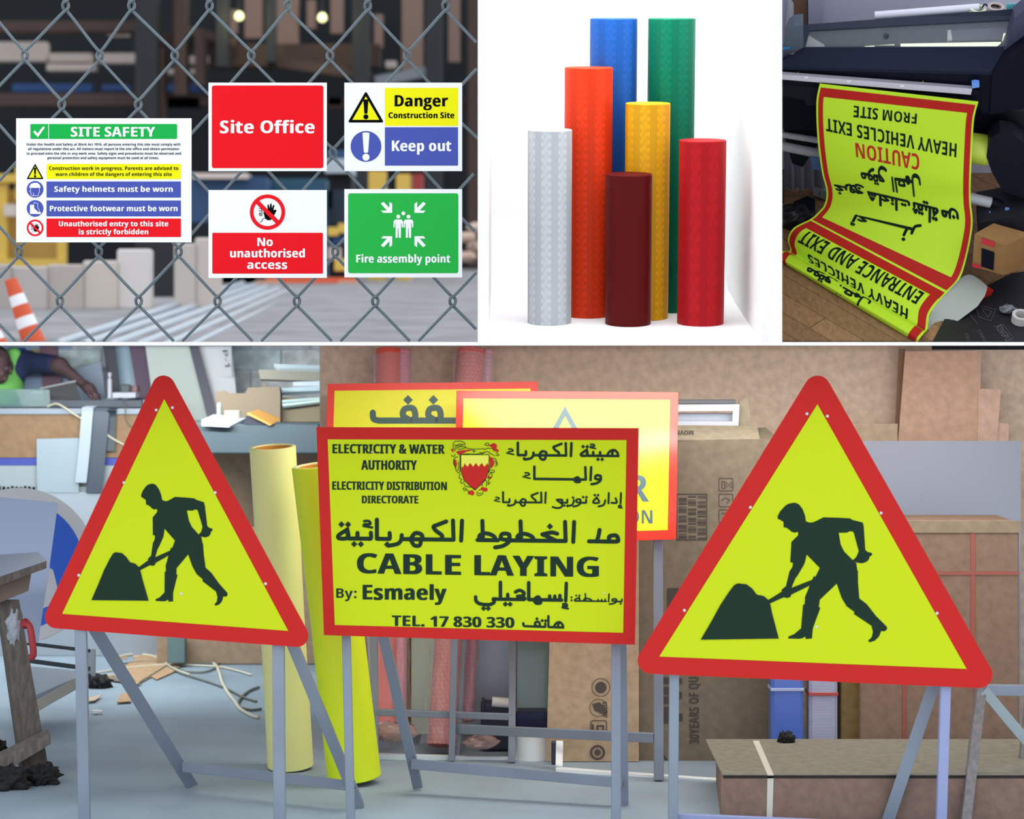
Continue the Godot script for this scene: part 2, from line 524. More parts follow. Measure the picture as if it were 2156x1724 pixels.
# ---- Arabic letters as pen strokes: x runs leftwards from the join on the right, y up from the baseline, an alef is 1 high
const ARABIC := {
	"alef": "0.3|.12,1 .15,0|", "alefF": "0.26|0,.04 .14,.04;.14,1 .14,.04|",
	"alefUnder": "0.36|.14,1 .17,0;-~.3,-.18 .14,-.18 .12,-.3 .3,-.3;-.06,-.44 .32,-.38|",
	"alefOver": "0.36|.14,.8 .17,0;-~.3,1.26 .14,1.26 .12,1.12 .3,1.12;-.06,.98 .32,1.04|",
	"lamI": "0.32|.12,1 .1,.04;.1,.04 .32,.04|", "lamM": "0.32|0,.04 .32,.04;.14,1 .14,.04|",
	"lamF": "0.85|0,.04 .1,.04;~.12,1 .12,.0 .2,-.25 .45,-.3 .7,-.18 .75,.12|",
	"toothI": "0.36|~.08,.34 .08,.06 .2,.04 .36,.04|", "toothM": "0.36|0,.04 .36,.04;.16,.32 .16,.04|",
	"tehF": "1.0|0,.04 .8,.04;~.8,.04 .93,.1 .95,.3|2@.5,.4",
	"yehF": "1.05|~0,.04 .15,.04 .12,-.15 .35,-.28 .75,-.25 .95,-.1 .98,.15|2@.5,-.5",
	"hehI": "0.8|0,.04 .8,.04;~.04,.04 .04,.26 .22,.5 .46,.38 .6,.04;~.22,.48 .32,.3 .3,.04|",
	"hehM": "0.65|0,.04 .65,.04;~.1,.04 .14,.28 .35,.34 .5,.04;~.15,.04 .2,-.26 .38,-.26 .5,.04|",
	"tmF": "0.5|~0,.04 .1,.08 .14,.5;~.14,.48 .42,.2 .4,.04 .15,.05 .1,.2 .14,.48|2@.22,.74",
	"tm": "0.5|~.2,.55 .04,.2 .1,.04 .38,.04 .42,.2 .2,.55|2@.22,.78",
	"kafI": "0.7|~.02,.95 .3,.78 .42,.68 .35,.5 .14,.25 .14,.04;.14,.04 .7,.04|", "kafM": "0.7|0,.04 .7,.04;~.02,.95 .3,.78 .44,.68 .36,.48 .16,.24 .2,.04|",
	"reh": "0.42|~.06,.3 .1,.04 .2,-.18 .5,-.3|", "rehF": "0.46|0,.04 .12,.04;~.14,.24 .16,.0 .28,-.2 .58,-.3|",
	"zain": "0.42|~.06,.3 .1,.04 .2,-.18 .5,-.3|1@.12,.52", "zainF": "0.46|0,.04 .12,.04;~.14,.24 .16,.0 .28,-.2 .58,-.3|1@.16,.5",
	"waw": "0.46|~.1,.1 .1,.34 .32,.36 .36,.12 .12,.06;~.08,.26 .1,-.02 .3,-.24 .56,-.32|", "wawF": "0.46|0,.04 .12,.06;~.1,.1 .1,.34 .32,.36 .36,.12 .12,.06;~.08,.26 .1,-.02 .3,-.24 .56,-.32|",
	"beh": "1.0|~.04,.3 .06,.06 .2,.04 .8,.04 .93,.08 .96,.3|1@.5,-.24",
	"behF": "1.0|0,.04 .8,.04;~.8,.04 .93,.1 .95,.3|1@.5,-.24",
	"meemI": "0.55|~.2,.04 .04,.08 .1,.34 .32,.3 .32,.08 .2,.04;.2,.04 .55,.04|", "meemM": "0.5|0,.04 .5,.04;~.1,.04 .1,-.14 .3,-.14 .36,.06 .2,.2 .1,.04|",
	"dal": "0.46|~.14,.5 .06,.2 .1,.05 .42,.06|", "dalF": "0.5|0,.04 .45,.04;~.1,.62 .14,.3 .2,.06|", "thalF": "0.5|0,.04 .45,.04;~.1,.55 .14,.3 .2,.06|1@.16,.84",
	"ainI": "0.7|~.5,.46 .3,.56 .1,.42 .16,.26 .4,.22;~.2,.24 .06,.1 .14,.04;.1,.04 .7,.04|", "ainM": "0.66|0,.04 .66,.04;~.2,.04 .06,.36 .3,.42 .56,.36 .42,.04|",
	"ainF": "0.7|~0,.04 .12,.06 .05,.3 .4,.3 .2,.06;~.2,.06 .04,-.16 .15,-.42 .42,-.48 .68,-.38|",
	"hahI": "0.75|~.06,.4 .25,.46 .55,.36;~.55,.36 .3,.2 .1,.05;0,.04 .75,.04|", "hahM": "0.75|~.06,.4 .25,.46 .55,.36;~.55,.36 .3,.2 .1,.05;0,.04 .75,.04|",
	"khahI": "0.75|~.06,.4 .25,.46 .55,.36;~.55,.36 .3,.2 .1,.05;0,.04 .75,.04|1@.3,.76",
	"jeem": "0.8|~.04,.24 .25,.32 .6,.22;~.6,.22 .2,.08 .06,-.2 .2,-.42 .45,-.46 .72,-.36|1@.38,-.16",
	"tahM": "0.8|0,.04 .8,.04;~.06,.04 .16,.26 .4,.38 .6,.28 .62,.04;.52,1 .5,.04|", "tahF": "0.75|0,.04 .68,.04;~.06,.04 .16,.26 .4,.38 .6,.28 .62,.04;.52,1 .5,.04|",
	"seenI": "0.9|0,.04 .9,.04;.08,.3 .08,.04;.32,.26 .32,.04;.56,.26 .56,.04|", "seenM": "0.9|0,.04 .9,.04;.12,.26 .12,.04;.36,.26 .36,.04;.6,.26 .6,.04|",
	"sheenI": "0.9|0,.04 .9,.04;.08,.3 .08,.04;.32,.26 .32,.04;.56,.26 .56,.04|3@.32,.5",
	"qafI": "0.5|~.2,.06 .06,.16 .1,.4 .3,.4 .36,.18 .2,.06;.1,.04 .5,.04|2@.22,.66", "qafM": "0.55|0,.04 .55,.04;~.2,.06 .08,.2 .14,.42 .34,.4 .38,.18 .3,.06|2@.26,.68",
	"fehF": "1.15|0,.04 .95,.04;~.12,.06 .06,.2 .12,.44 .32,.42 .36,.2 .2,.06;~.95,.04 1.08,.1 1.1,.3|1@.24,.72",
	"fehM": "0.62|0,.04 .62,.04;~.12,.06 .06,.2 .12,.44 .32,.42 .36,.2 .2,.06|1@.24,.72",
	"noonF": "0.85|0,.04 .1,.04;~.1,.34 .12,-.05 .3,-.26 .55,-.26 .72,-.1 .75,.2|1@.42,.22",
	"hamza": "0.55|-~.36,.5 .2,.5 .14,.36 .36,.3;-.1,.08 .46,.2|", "bar": "0.6|0,.04 .6,.04|", "space": "0.32||", "colon": "0.3||1@.15,.5 1@.15,.1",
}

# dots that a tooth carries are added to its name: toothM+2b is two below, +h a hamza above
func arabic(m: MB, to3: Callable, n: Vector3, word: String, x0: float, x1: float, base0: float, base1: float, alef: float, w: float, up := 1.0) -> void:
	var lines := []
	var fine := []   # which strokes the pen draws thinner
	var dots := []
	var at := 0.0
	for g in word.split(" ", false):
		var kind := g.split("+")
		var d: PackedStringArray = ARABIC[kind[0]].split("|")
		for s in d[1].split(";", false):
			var p := []
			for q in pts(s.trim_prefix("-").trim_prefix("~")):
				p.append(Vector2(at + q.x, q.y))
			lines.append(smooth(p, 5) if s.contains("~") else p)
			fine.append(s.begins_with("-"))
		var spots: Array = Array(d[2].split(" ", false))
		if kind.size() > 1:
			match kind[1]:
				"1a": spots.append("1@.16,.58")
				"2a": spots.append("2@.16,.58")
				"3a": spots.append("3@.16,.56")
				"1b": spots.append("1@.16,-.24")
				"2b": spots.append("2@.16,-.24")
				"h":
					lines.append(smooth([Vector2(at + .3, .92), Vector2(at + .14, .92), Vector2(at + .1, .78), Vector2(at + .3, .76)], 4)); lines.append([Vector2(at + .04, .6), Vector2(at + .32, .68)])
					fine.append_array([true, true])
		for s in spots:
			var q := pts((s as String).get_slice("@", 1))[0] + Vector2(at, 0)
			match (s as String).get_slice("@", 0):
				"1": dots.append(q)
				"2": dots.append_array([q - Vector2(.11, 0), q + Vector2(.11, 0)])
				"3": dots.append_array([q - Vector2(.12, 0), q + Vector2(.12, 0), q + Vector2(0, .18)])
		at += float(d[0])
	var lo := INF
	var hi := -INF
	for p in lines:
		for q in p:
			lo = minf(lo, q.x); hi = maxf(hi, q.x)
	var put := func(q: Vector2) -> Vector2:
		var t: float = (q.x - lo) / (hi - lo)
		return Vector2(x1 + (x0 - x1) * t, base1 + (base0 - base1) * t - q.y * alef * up)
	for k in lines.size():
		var r := []
		for q in lines[k]:
			r.append(put.call(q))
		stroke(m, to3, n, r, w * (0.62 if fine[k] else 1.0), 6)
	for q in dots:
		var c: Vector2 = put.call(q)
		var r := w * 0.78
		var u := n * 0.0012
		m.quad(to3.call(c + Vector2(r, 0)) + u, to3.call(c + Vector2(0, r)) + u, to3.call(c + Vector2(-r, 0)) + u, to3.call(c + Vector2(0, -r)) + u, n)

func arab(m: MB, pl: Pl, word: String, x0: float, x1: float, base0: float, base1: float, alef: float, w: float) -> void:
	var f := func(q: Vector2) -> Vector3: return pl.at(q.x, q.y, 0.0016)
	arabic(m, f, pl.n, word, x0, x1, base0, base1, alef, w)
# ---- a body: tapered capsules joined with a smooth minimum and meshed as surface nets
func nets(m: MB, bones: Array, cell: float, k: float) -> void:
	var lo := Vector3.INF
	var hi := -Vector3.INF
	for b in bones:
		var r := maxf(b[2], b[3]) + 2.0 * cell + k * 0.3
		for e in 2:
			lo = lo.min(b[e] - Vector3.ONE * r); hi = hi.max(b[e] + Vector3.ONE * r)
	var s := Vector3i(((hi - lo) / cell).ceil()) + Vector3i.ONE * 2
	var f := PackedFloat32Array()
	f.resize(s.x * s.y * s.z)
	f.fill(1.0)
	for b in bones:
		var a: Vector3 = b[0]
		var e: Vector3 = b[1] - b[0]
		var ee := maxf(e.length_squared(), 1e-9)
		var r0: float = b[2]
		var r1: float = b[3]
		var reach := maxf(r0, r1) + k + 2.0 * cell
		var i0 := Vector3i((a.min(b[1]) - Vector3.ONE * reach - lo) / cell).clamp(Vector3i.ZERO, s - Vector3i.ONE)
		var i1 := Vector3i((a.max(b[1]) + Vector3.ONE * reach - lo) / cell).clamp(Vector3i.ZERO, s - Vector3i.ONE)
		for z in range(i0.z, i1.z + 1):
			for y in range(i0.y, i1.y + 1):
				for x in range(i0.x, i1.x + 1):
					var p := lo + Vector3(x, y, z) * cell - a
					var t := clampf(p.dot(e) / ee, 0.0, 1.0)
					var d := p.distance_to(e * t) - lerpf(r0, r1, t)
					var at := (z * s.y + y) * s.x + x
					var o := f[at]
					var h := maxf(k - absf(d - o), 0.0) / k
					f[at] = minf(d, o) - h * h * k * 0.25
	var grad := func(q: Vector3) -> Vector3:
		var c := Vector3i((q - lo) / cell).clamp(Vector3i.ONE, s - Vector3i.ONE * 2)
		var w := (c.z * s.y + c.y) * s.x + c.x
		return Vector3(f[w + 1] - f[w - 1], f[w + s.x] - f[w - s.x], f[w + s.x * s.y] - f[w - s.x * s.y]).normalized()
	var vert := {}
	var step := [1, s.x, s.x * s.y]
	for z in s.z - 1:
		for y in s.y - 1:
			for x in s.x - 1:
				var at := (z * s.y + y) * s.x + x
				var n := 0
				var sum := Vector3.ZERO
				var cs := []
				var inside := 0
				for c in 8:
					var val := f[at + (c & 1) + ((c >> 1) & 1) * s.x + (c >> 2) * s.x * s.y]
					cs.append(val)
					inside += 1 if val < 0.0 else 0
				if inside == 0 or inside == 8:
					continue
				for c in 8:
					for ax in 3:
						if not c & (1 << ax):
							var v0: float = cs[c]
							var v1: float = cs[c | (1 << ax)]
							if (v0 < 0.0) != (v1 < 0.0):
								var q := Vector3(c & 1, (c >> 1) & 1, c >> 2)
								q[ax] = v0 / (v0 - v1)
								sum += q; n += 1
				vert[at] = lo + (Vector3(x, y, z) + sum / n) * cell
	for at in vert:
		for ax in 3:
			var v0 := f[at]
			var v1 := f[at + step[ax]]
			if (v0 < 0.0) == (v1 < 0.0):
				continue
			var a: int = step[(ax + 1) % 3]
			var b: int = step[(ax + 2) % 3]
			if vert.has(at - a) and vert.has(at - b) and vert.has(at - a - b):
				var q := [vert[at], vert[at - a], vert[at - a - b], vert[at - b]]
				var g := []
				for w in q:
					g.append(grad.call(w))
				m.tri(q[0], q[1], q[2], g[0], g[1], g[2]); m.tri(q[0], q[2], q[3], g[0], g[2], g[3])
func _ready() -> void:
	rng.seed = 7
	# camera
	var cam := Camera3D.new()
	cam.name = "camera"
	var lens := CameraAttributesPhysical.new()
	lens.frustum_focal_length = 67.0
	lens.frustum_focus_distance = 8.6
	lens.exposure_aperture = 67.0 / 27.0
	cam.attributes = lens
	cam.projection = Camera3D.PROJECTION_FRUSTUM
	cam.near = 0.1
	cam.far = 400.0
	cam.size = 0.1 * 1724.0 / F
	cam.frustum_offset = Vector2(0.0, -0.1 * (862.0 - HY) / F)
	cam.position = Vector3(0, EYE, 0)
	add_child(cam)
	cam.current = true
	# sky: even overcast
	var we := WorldEnvironment.new()
	we.name = "world_environment"
	var env := Environment.new()
	env.background_mode = Environment.BG_SKY
	var sky := Sky.new()
	var sm := ProceduralSkyMaterial.new()
	sm.sky_top_color = Color(0.93, 0.96, 1.0); sm.sky_horizon_color = Color(0.95, 0.97, 1.0)
	sm.ground_horizon_color = Color(0.62, 0.63, 0.64); sm.ground_bottom_color = Color(0.5, 0.51, 0.52)
	sm.sun_angle_max = 0.0
	sky.sky_material = sm
	env.sky = sky
	env.background_energy_multiplier = 1.62
	env.tonemap_mode = Environment.TONE_MAPPER_LINEAR
	env.tonemap_exposure = 1.0
	env.sdfgi_enabled = true; env.ssao_enabled = true; env.ssil_enabled = true
	we.environment = env
	add_child(we)
	lamps()
	shell()
	fence_and_site()
	studio()
	print_room()
	workshop()

# an added lamp panel that shines along dir, with its area light just in front
func panel(called: String, label: String, at: Vector3, dir: Vector3, w: float, h: float, energy: float, tint: Color, glow: float) -> void:
	var z := -dir.normalized()
	var x := (Vector3.UP.cross(z) if absf(z.y) < 0.9 else Vector3.RIGHT).normalized()
	var b := Basis(x, z.cross(x), z)
	var o := thing(called, label, "light", at, "added ceiling light panels")
	var body := MB.new()
	body.cbox(Transform3D(b, at + z * 0.0015), Vector3(w + 0.02, h + 0.02, 0.0018), 0.0004)
	part("housing", body, mat("lamp_housing", Color(0.8, 0.8, 0.8)), o)
	var face := MB.new()
	face.cbox(Transform3D(b, at), Vector3(w, h, 0.001), 0.0002)
	var m := mat("lamp_face_" + called + str(glow), Color(0.9, 0.9, 0.9))
	m.emission_enabled = true; m.emission = tint; m.emission_energy_multiplier = glow
	part("diffuser", face, m, o)
	var l := AreaLight3D.new()
	l.name = "lamp_light"
	l.area_size = Vector2(w, h)
	l.light_energy = energy
	l.light_color = tint
	l.shadow_enabled = true
	l.area_range = 30.0
	l.area_attenuation = 2.0
	l.transform = Transform3D(b, -z * 0.003)
	o.add_child(l)

func led(label: String, at: Vector3, w: float, energy: float, tint: Color) -> void:  # an added strip that shines towards the rear, hidden from the camera
	var o := thing("added_strip_light", label, "light", at, "added slim light strips under the workshop ceiling")
	part("housing", box_mb(at.x - w / 2, at.y - 0.0014, at.z + 0.001, at.x + w / 2, at.y + 0.0016, at.z + 0.02, 0.0003), mats.lamp_housing, o)
	var m := mat("strip_face", Color(0.9, 0.9, 0.9))
	m.emission_enabled = true; m.emission = tint; m.emission_energy_multiplier = 2.0
	part("diffuser", box_mb(at.x - w / 2, at.y - 0.0014, at.z, at.x + w / 2, at.y + 0.0016, at.z + 0.0008, 0.0002), m, o)
	var l := AreaLight3D.new()
	l.name = "lamp_light"
	l.area_size = Vector2(w, 0.0028)
	l.light_energy = energy
	l.light_color = tint
	l.shadow_enabled = true
	l.area_range = 30.0
	l.area_attenuation = 2.0
	l.rotation_degrees = Vector3(-10, 0, 0)
	l.position = Vector3(0, 0, -0.002)
	o.add_child(l)

func lamps() -> void:
	# workshop: unseen panels added flat under the ceiling to brighten it
	panel("added_ceiling_light", "added flat white ceiling panel light over the left rear of the sign workshop", Vector3(-2.0, 1.6245, -11.2), Vector3.DOWN, 1.5, 1.6, 0.6, Color(0.93, 0.97, 1.0), 2.0)
	panel("added_ceiling_light", "added flat white ceiling panel light over the right half of the sign workshop", Vector3(0.85, 1.6245, -8.5), Vector3.DOWN, 2.6, 0.5, 1.5, Color(1.0, 0.98, 0.95), 2.0)
	# slim strips added out of sight under the slab to brighten the rear walls
	led("added slim white light strip under the workshop ceiling facing the rear left wall", Vector3(-2.0, 1.6248, -10.2), 2.2, 5.5, Color(0.94, 0.98, 1.0))
	led("added slim white light strip under the workshop ceiling facing the fibreboard wall", Vector3(0.85, 1.6248, -8.15), 3.0, 0.8, Color(1.0, 0.99, 0.97))
	# studio: one big unseen softbox panel added to whiten the stage
	panel("added_studio_light", "added large square softbox panel under the ceiling of the white studio stage", Vector3(0.4, 3.36, -8.2), Vector3(0, -1, -0.25), 0.8, 0.8, 1.75, Color(1, 1, 1), 2.0)
	panel("added_room_light", "added flat white panel light under the ceiling of the print room", Vector3(1.55, 3.44, -8.2), Vector3(0, -1, -0.1), 0.9, 0.5, 0.4, Color(0.95, 0.96, 1.0), 2.0)  # added out of view to light the print room

func shell() -> void:
	var white := mat("white_wall", Color(0.93, 0.93, 0.93), 0.8)
	var concrete := tri_tex(mat("workshop_concrete", c8(142, 160, 173, 0.82), 0.75), noise_tex("floor_stains", 0.006, 0.86, 1.0, 4, 512), Vector3(0.35, 0.35, 0.35))
	struct("floor", box_mb(-4.0, -0.06, -7.45, 4.0, 0.0, -14.2), concrete, "pale blue grey concrete floor of the sign workshop")
	struct("floor_added_forecourt", box_mb(-14.0, -0.07, 9.0, 14.0, -0.004, -7.46), mat("bounce_paving", Color(0.9, 0.9, 0.89), 0.85, 0.0, 0.2), "added pale paving before the four places that bounces light into them")  # added out of view, pale so that it bounces light into the workshop
	struct("ceiling", box_mb(-3.9, 1.6265, -7.62, 3.1, 1.6345, -14.2), mat("slab_grey", Color(0.75, 0.75, 0.76), 0.9), "thin slab between the sign workshop and the three places above it")
	struct("trim_1", box_mb(-2.1, 1.6238, -7.58, 2.1, 1.6352, -7.618, 0.001), white, "narrow white bar across the front between upper and lower places")
	var lw := MB.new()
	for b in [[0.0, 0.45, -7.7, -14.2], [1.58, 1.626, -7.7, -14.2], [0.45, 1.58, -7.7, -9.6], [0.45, 1.58, -13.6, -14.2]]:
		lw.cbox(Transform3D(Basis(), Vector3(-3.85, (b[0] + b[1]) / 2.0, (b[2] + b[3]) / 2.0)), Vector3(0.1, b[1] - b[0], b[2] - b[3]), 0.001)
	struct("wall_left", lw, white, "left end wall of the sign workshop")
	var win := struct("window_1", box_mb(-3.854, 0.45, -9.6, -3.846, 1.58, -13.6), _pane(), "added window in the left end wall of the workshop")  # added out of view to let daylight onto the rear left
	for z in [-9.62, -10.93, -12.27, -13.58]:
		part("frame_bar", box_mb(-3.88, 0.45, z - 0.02, -3.82, 1.58, z + 0.02), white, win)
	struct("wall_right", box_mb(2.75, 0.0, -7.7, 2.9, 1.626, -14.2), white, "right end wall of the sign workshop")
	var x1 := P(1006, 0, 7.6).x
	var x2 := P(1647, 0, 7.6).x
	struct("wall_partition", box_mb(x1, 1.6352, -7.6, x1 + 0.03, 3.5, -10.3, 0.001), white, "white partition between the fence and the studio stage")
	struct("wall_partition_right", box_mb(x2 - 0.03, 1.6352, -7.6, x2, 3.5, -10.3, 0.001), white, "white partition between the studio stage and the print room")
	struct("wall_end", box_mb(2.3, 1.6352, -7.6, 2.42, 3.5, -10.3), white, "right end wall of the print room")
	struct("ceiling_upper", box_mb(x1, 3.5, -7.6, 2.42, 3.6, -10.3), white, "white ceiling over the studio stage and the print room")

func _pane() -> StandardMaterial3D:
	var m := mat("window_glass", Color(0.95, 0.97, 1.0, 0.06), 0.03)
	m.transparency = BaseMaterial3D.TRANSPARENCY_ALPHA
	return m
# ---- the fence, its five boards and the building site behind
func sign_board(called: String, label: String, pl: Pl, p: PackedVector2Array, thick: float, m: Material) -> Node3D:
	var lo := p[0]
	var hi := p[0]
	for q in p:
		lo = lo.min(q); hi = hi.max(q)
	var o := thing(called, label, "sign", pl.at((lo.x + hi.x) / 2.0, hi.y, -thick))
	part("board", pl.board(p, thick), m, o)
	return o

func exclaim(m: MB, pl: Pl, x: float, y0: float, y1: float, w: float, lift := 0.0016) -> void:
	var h := y1 - y0
	decal(m, pl, rounded(PackedVector2Array([Vector2(x - w / 2, y0), Vector2(x + w / 2, y0), Vector2(x + w * 0.3, y0 + h * 0.72), Vector2(x - w * 0.3, y0 + h * 0.72)]), w * 0.2, 3), lift)
	decal(m, pl, circ(x, y1 - w * 0.5, w * 0.5, 16), lift)

func warn_icon(o: Node3D, pl: Pl, a: Vector2, b: Vector2, c: Vector2, k: float) -> void:
	var black := MB.new()
	decal(black, pl, rounded(PackedVector2Array([a, b, c]), k, 4))
	part("warning_triangle", black, mats.ink, o)
	var mid := (a + b + c) / 3.0
	var y := MB.new()
	decal(y, pl, PackedVector2Array([mid + (a - mid) * 0.74, mid + (b - mid) * 0.74, mid + (c - mid) * 0.74]), 0.0014)
	part("triangle_field", y, mats.print_yellow, o)
	var e := MB.new()
	exclaim(e, pl, a.x, a.y + (b.y - a.y) * 0.27, b.y - (b.y - a.y) * 0.1, (c.x - b.x) * 0.14, 0.002)
	part("exclamation_mark", e, mats.ink, o)

func no_entry(o: Node3D, pl: Pl, x: float, y: float, r: float) -> void:
	var k := r / 37.0
	var hand := MB.new()
	var f := func(s: String) -> PackedVector2Array:
		var q := pts(s)
		for i in q.size():
			q[i] = Vector2(x, y) + (q[i] - Vector2(268, 281)) / 4.227 * k
		return q
	decal(hand, pl, f.call("268,262 268,216 279,213 285,250 293,205 304,205 306,248 318,217 330,221 319,264 340,258 349,267 330,302 315,335 295,352 265,352 245,335 237,300 231,285 240,270 256,282"), 0.001)
	var f3 := func(q: Vector2) -> Vector3: return pl.at(q.x, q.y, 0.001)
	for s in ["193,250 205,247 216,256 218,268", "193,268 211,272", "218,268 219,310 205,313 194,308", "243,337 228,338 220,360 203,371", "195,295 202,288 209,295 202,302 195,295"]:
		stroke(hand, f3, pl.n, Array(f.call(s)), 1.3 * k, 5)
	part("hand_picture", hand, mats.ink, o)
	var red := MB.new()
	hoop(red, pl, circ(x, y, r, 48), circ(x, y, r * 0.79, 48), 0.0014)
	var d := Vector2(1, 1).normalized()
	var s := d.orthogonal() * r * 0.12
	decal(red, pl, PackedVector2Array([Vector2(x, y) - d * r * 0.84 - s, Vector2(x, y) + d * r * 0.84 - s, Vector2(x, y) + d * r * 0.84 + s, Vector2(x, y) - d * r * 0.84 + s]), 0.0018)
	part("prohibition_ring", red, mats.print_red, o)

func field(o: Node3D, called: String, pl: Pl, p: PackedVector2Array, m: Material, lift := 0.0008) -> MeshInstance3D:
	var b := MB.new()
	decal(b, pl, p, lift)
	return part(called, b, m, o)

func text_part(o: Node3D, pl: Pl, m: Material, rows: Array) -> void:   # rows of [text, x0, x1, base, capital height]
	for r in rows:
		var b := MB.new()
		line(b, pl, r[0], r[1], r[2], r[3], r[4], true, -1.0, r[4] * 0.04 if r[4] > 10.0 else 0.0)
		part("lettering", b, m, o)

func fence_and_site() -> void:
	var wire := mat("galvanised_wire", c8(128, 142, 148), 0.5, 0.35)
	tri_tex(wire, noise_tex("wire_grain", 0.05, 0.6, 1.0, 3), Vector3(18, 18, 18))
	mat("sign_white", c8(253, 253, 253, 0.9), 0.6, 0.0, 0.15)
	mat("print_red", c8(237, 29, 38), 0.6, 0.0, 0.12); mat("print_green", c8(46, 180, 75), 0.6, 0.0, 0.12); mat("print_blue", c8(78, 90, 172), 0.6, 0.0, 0.12)
	mat("print_yellow", c8(243, 238, 26), 0.6, 0.0, 0.12); mat("ink", Color(0.035, 0.033, 0.035), 0.6, 0.0, 0.12); mat("print_deep_green", c8(32, 176, 76), 0.6, 0.0, 0.12)
	# chain link: each wire zigzags between two columns of knots and hooks its neighbours
	var rows := [[-25, 138, 277, 441, 605, 774, 938, 1100], [52, 210, 368, 529, 695, 858, 1022, 1185], [-32, 130, 291, 452, 615, 778, 940, 1103], [45, 209, 372, 537, 701, 866, 1030, 1194],
		[-38, 128, 291, 455, 620, 785, 948, 1112], [40, 208, 376, 541, 706, 871, 1036, 1200], [-40, 126, 292, 458, 625, 790, 953, 1117], [42, 208, 375, 541, 708, 872, 1036, 1200]]
	var ys := [-92.0, 10.0, 115.0, 218.0, 320.0, 425.0, 528.0, 632.0, 733.0]
	var fence := thing("chain_link_fence", "galvanised diamond mesh wire fence in front of the blurred building site", "fence", P(500, 720, 8.5))
	var d := 8.5
	for w in 16:
		var k := w / 2
		var low := w % 2   # this wire turns right at the odd rows of knots, its neighbour left
		var p := []
		for j in ys.size():
			var odd := j % 2   # rows[0] stands at ys[1]
			var row: Array = rows[j - 1] if j else rows[1]
			var col := k if odd or low == 0 else k - 1
			if col < 0 or col >= row.size():
				continue
			var x: float = row[col]
			var y: float = ys[j]
			var s := (1.0 if odd else -1.0) * (1.0 if low else -1.0)
			var h := 0.0052 * (1.0 if low else -1.0)
			p.append(P(x - s * 9.0, y - 15.0, d + h * 0.6)); p.append(P(x + s * 4.0, y - 5.0, d + h)); p.append(P(x + s * 6.0, y + 3.0, d))
			p.append(P(x + s * 3.0, y + 10.0, d - h)); p.append(P(x - s * 8.0, y + 19.0, d - h * 0.6))
			while p and p[-1].y < EYE + 0.0075:
				p.pop_back()
		if p.size() < 10:
			continue
		var m := MB.new()
		var run := PackedVector3Array()
		for q in curve3(p, 5):
			if q.x < -0.12:
				run.append(q)
			elif run.size() > 2:
				m.tube(run, [0.0058], 8); run = PackedVector3Array()
			else:
				run = PackedVector3Array()
		if run.size() > 2:
			m.tube(run, [0.0058], 8)
		if m.v.size():
			part("wire", m, wire, fence)
	# boards on the fence
	var pl := facing(8.44)
	var o := sign_board("safety_sign", "white SITE SAFETY notice board with green heading and rows of rules, on the wire fence", pl, rect(34, 249, 403, 510), 0.005, mats.sign_white)
	var bar := field(o, "heading_bar", pl, rrect(64, 261, 373, 292.5, 2.5), mats.print_deep_green)
	var m := MB.new()
	decal(m, pl, pts("70,278 74,274.5 79,281 91,266 95,268 80,289"), 0.0016)
	part("tick", m, mats.sign_white, bar)
	m = MB.new()
	decal(m, pl, rect(102, 261, 103.2, 292.5), 0.0016)
	part("divider", m, mats.sign_white, bar)
	text_part(bar, pl, mats.sign_white, [["SITE SAFETY", 149, 327, 287.5, 20]])
	text_part(o, pl, mats.ink, [["Under the Health and Safety at Work Act 1974, all persons entering this site must comply with", 56, 380, 306.6, 5.2], ["all regulations under this act. All visitors must report to the site office and obtain permission", 59, 377, 316, 5.2],
		["to proceed onto the site or any work area. Safety signs and procedures must be observed and", 56, 381, 325.6, 5.2], ["personal protection and safety equipment must be used at all times.", 100, 335, 335, 5.2]])
	bar = field(o, "yellow_bar", pl, rrect(98, 345, 381, 377, 1.5), mats.print_yellow)
	text_part(bar, pl, mats.ink, [["Construction work in progress. Parents are advised to", 103.5, 375.5, 358, 7.4], ["warn children of the dangers of entering this site", 117, 362, 370.5, 7.4]])
	warn_icon(o, pl, Vector2(74, 344), Vector2(56, 377), Vector2(92, 377), 1.0)
	var hb := field(o, "helmet_bar", pl, rrect(98, 382, 381, 416, 1.5), mats.print_blue)
	var fb := field(o, "footwear_bar", pl, rrect(98, 422, 381, 455.5, 1.5), mats.print_blue)
	var eb := field(o, "entry_bar", pl, rrect(98, 460, 381, 499, 1.5), mats.print_red)
	text_part(hb, pl, mats.sign_white, [["Safety helmets must be worn", 114.5, 364, 403.8, 11.5]])
	text_part(fb, pl, mats.sign_white, [["Protective footwear must be worn", 105, 374, 444.6, 11.5]])
	text_part(eb, pl, mats.sign_white, [["Unauthorised entry to this site", 124, 354.5, 476.3, 10.5], ["is strictly forbidden", 166, 312.5, 493.2, 10.5]])
	var hd := field(o, "helmet_disc", pl, circ(74, 398.5, 17.6), mats.print_blue)
	var bd := field(o, "boot_disc", pl, circ(74, 438.8, 17.6), mats.print_blue)
	m = MB.new()
	decal(m, pl, zoomed("247,62 250,45 262,28 285,20 312,20 332,32 340,50 340,62", 0, 380, 3.993), 0.0016)
	pen(m, pl, "65.5,396.5 64.5,400 62.5,402.5 65,404 65.5,410 69,412 70.5,412 70.5,406", 0.9); pen(m, pl, "83.5,396.5 83,404 80,412 70.5,412", 0.9)
	part("helmet_symbol", m, mats.sign_white, hd)
	m = MB.new()
	decal(m, pl, zoomed("253,205 287,203 288,232 318,262 343,268 345,282 253,280", 0, 380, 3.993), 0.0016)
	pen(m, pl, "71.5,429 72.5,426 80,428.5 79.5,436 83,443 85,447", 0.8)
	part("boot_symbol", m, mats.sign_white, bd)
	no_entry(o, pl, 74, 479.7, 17.6)
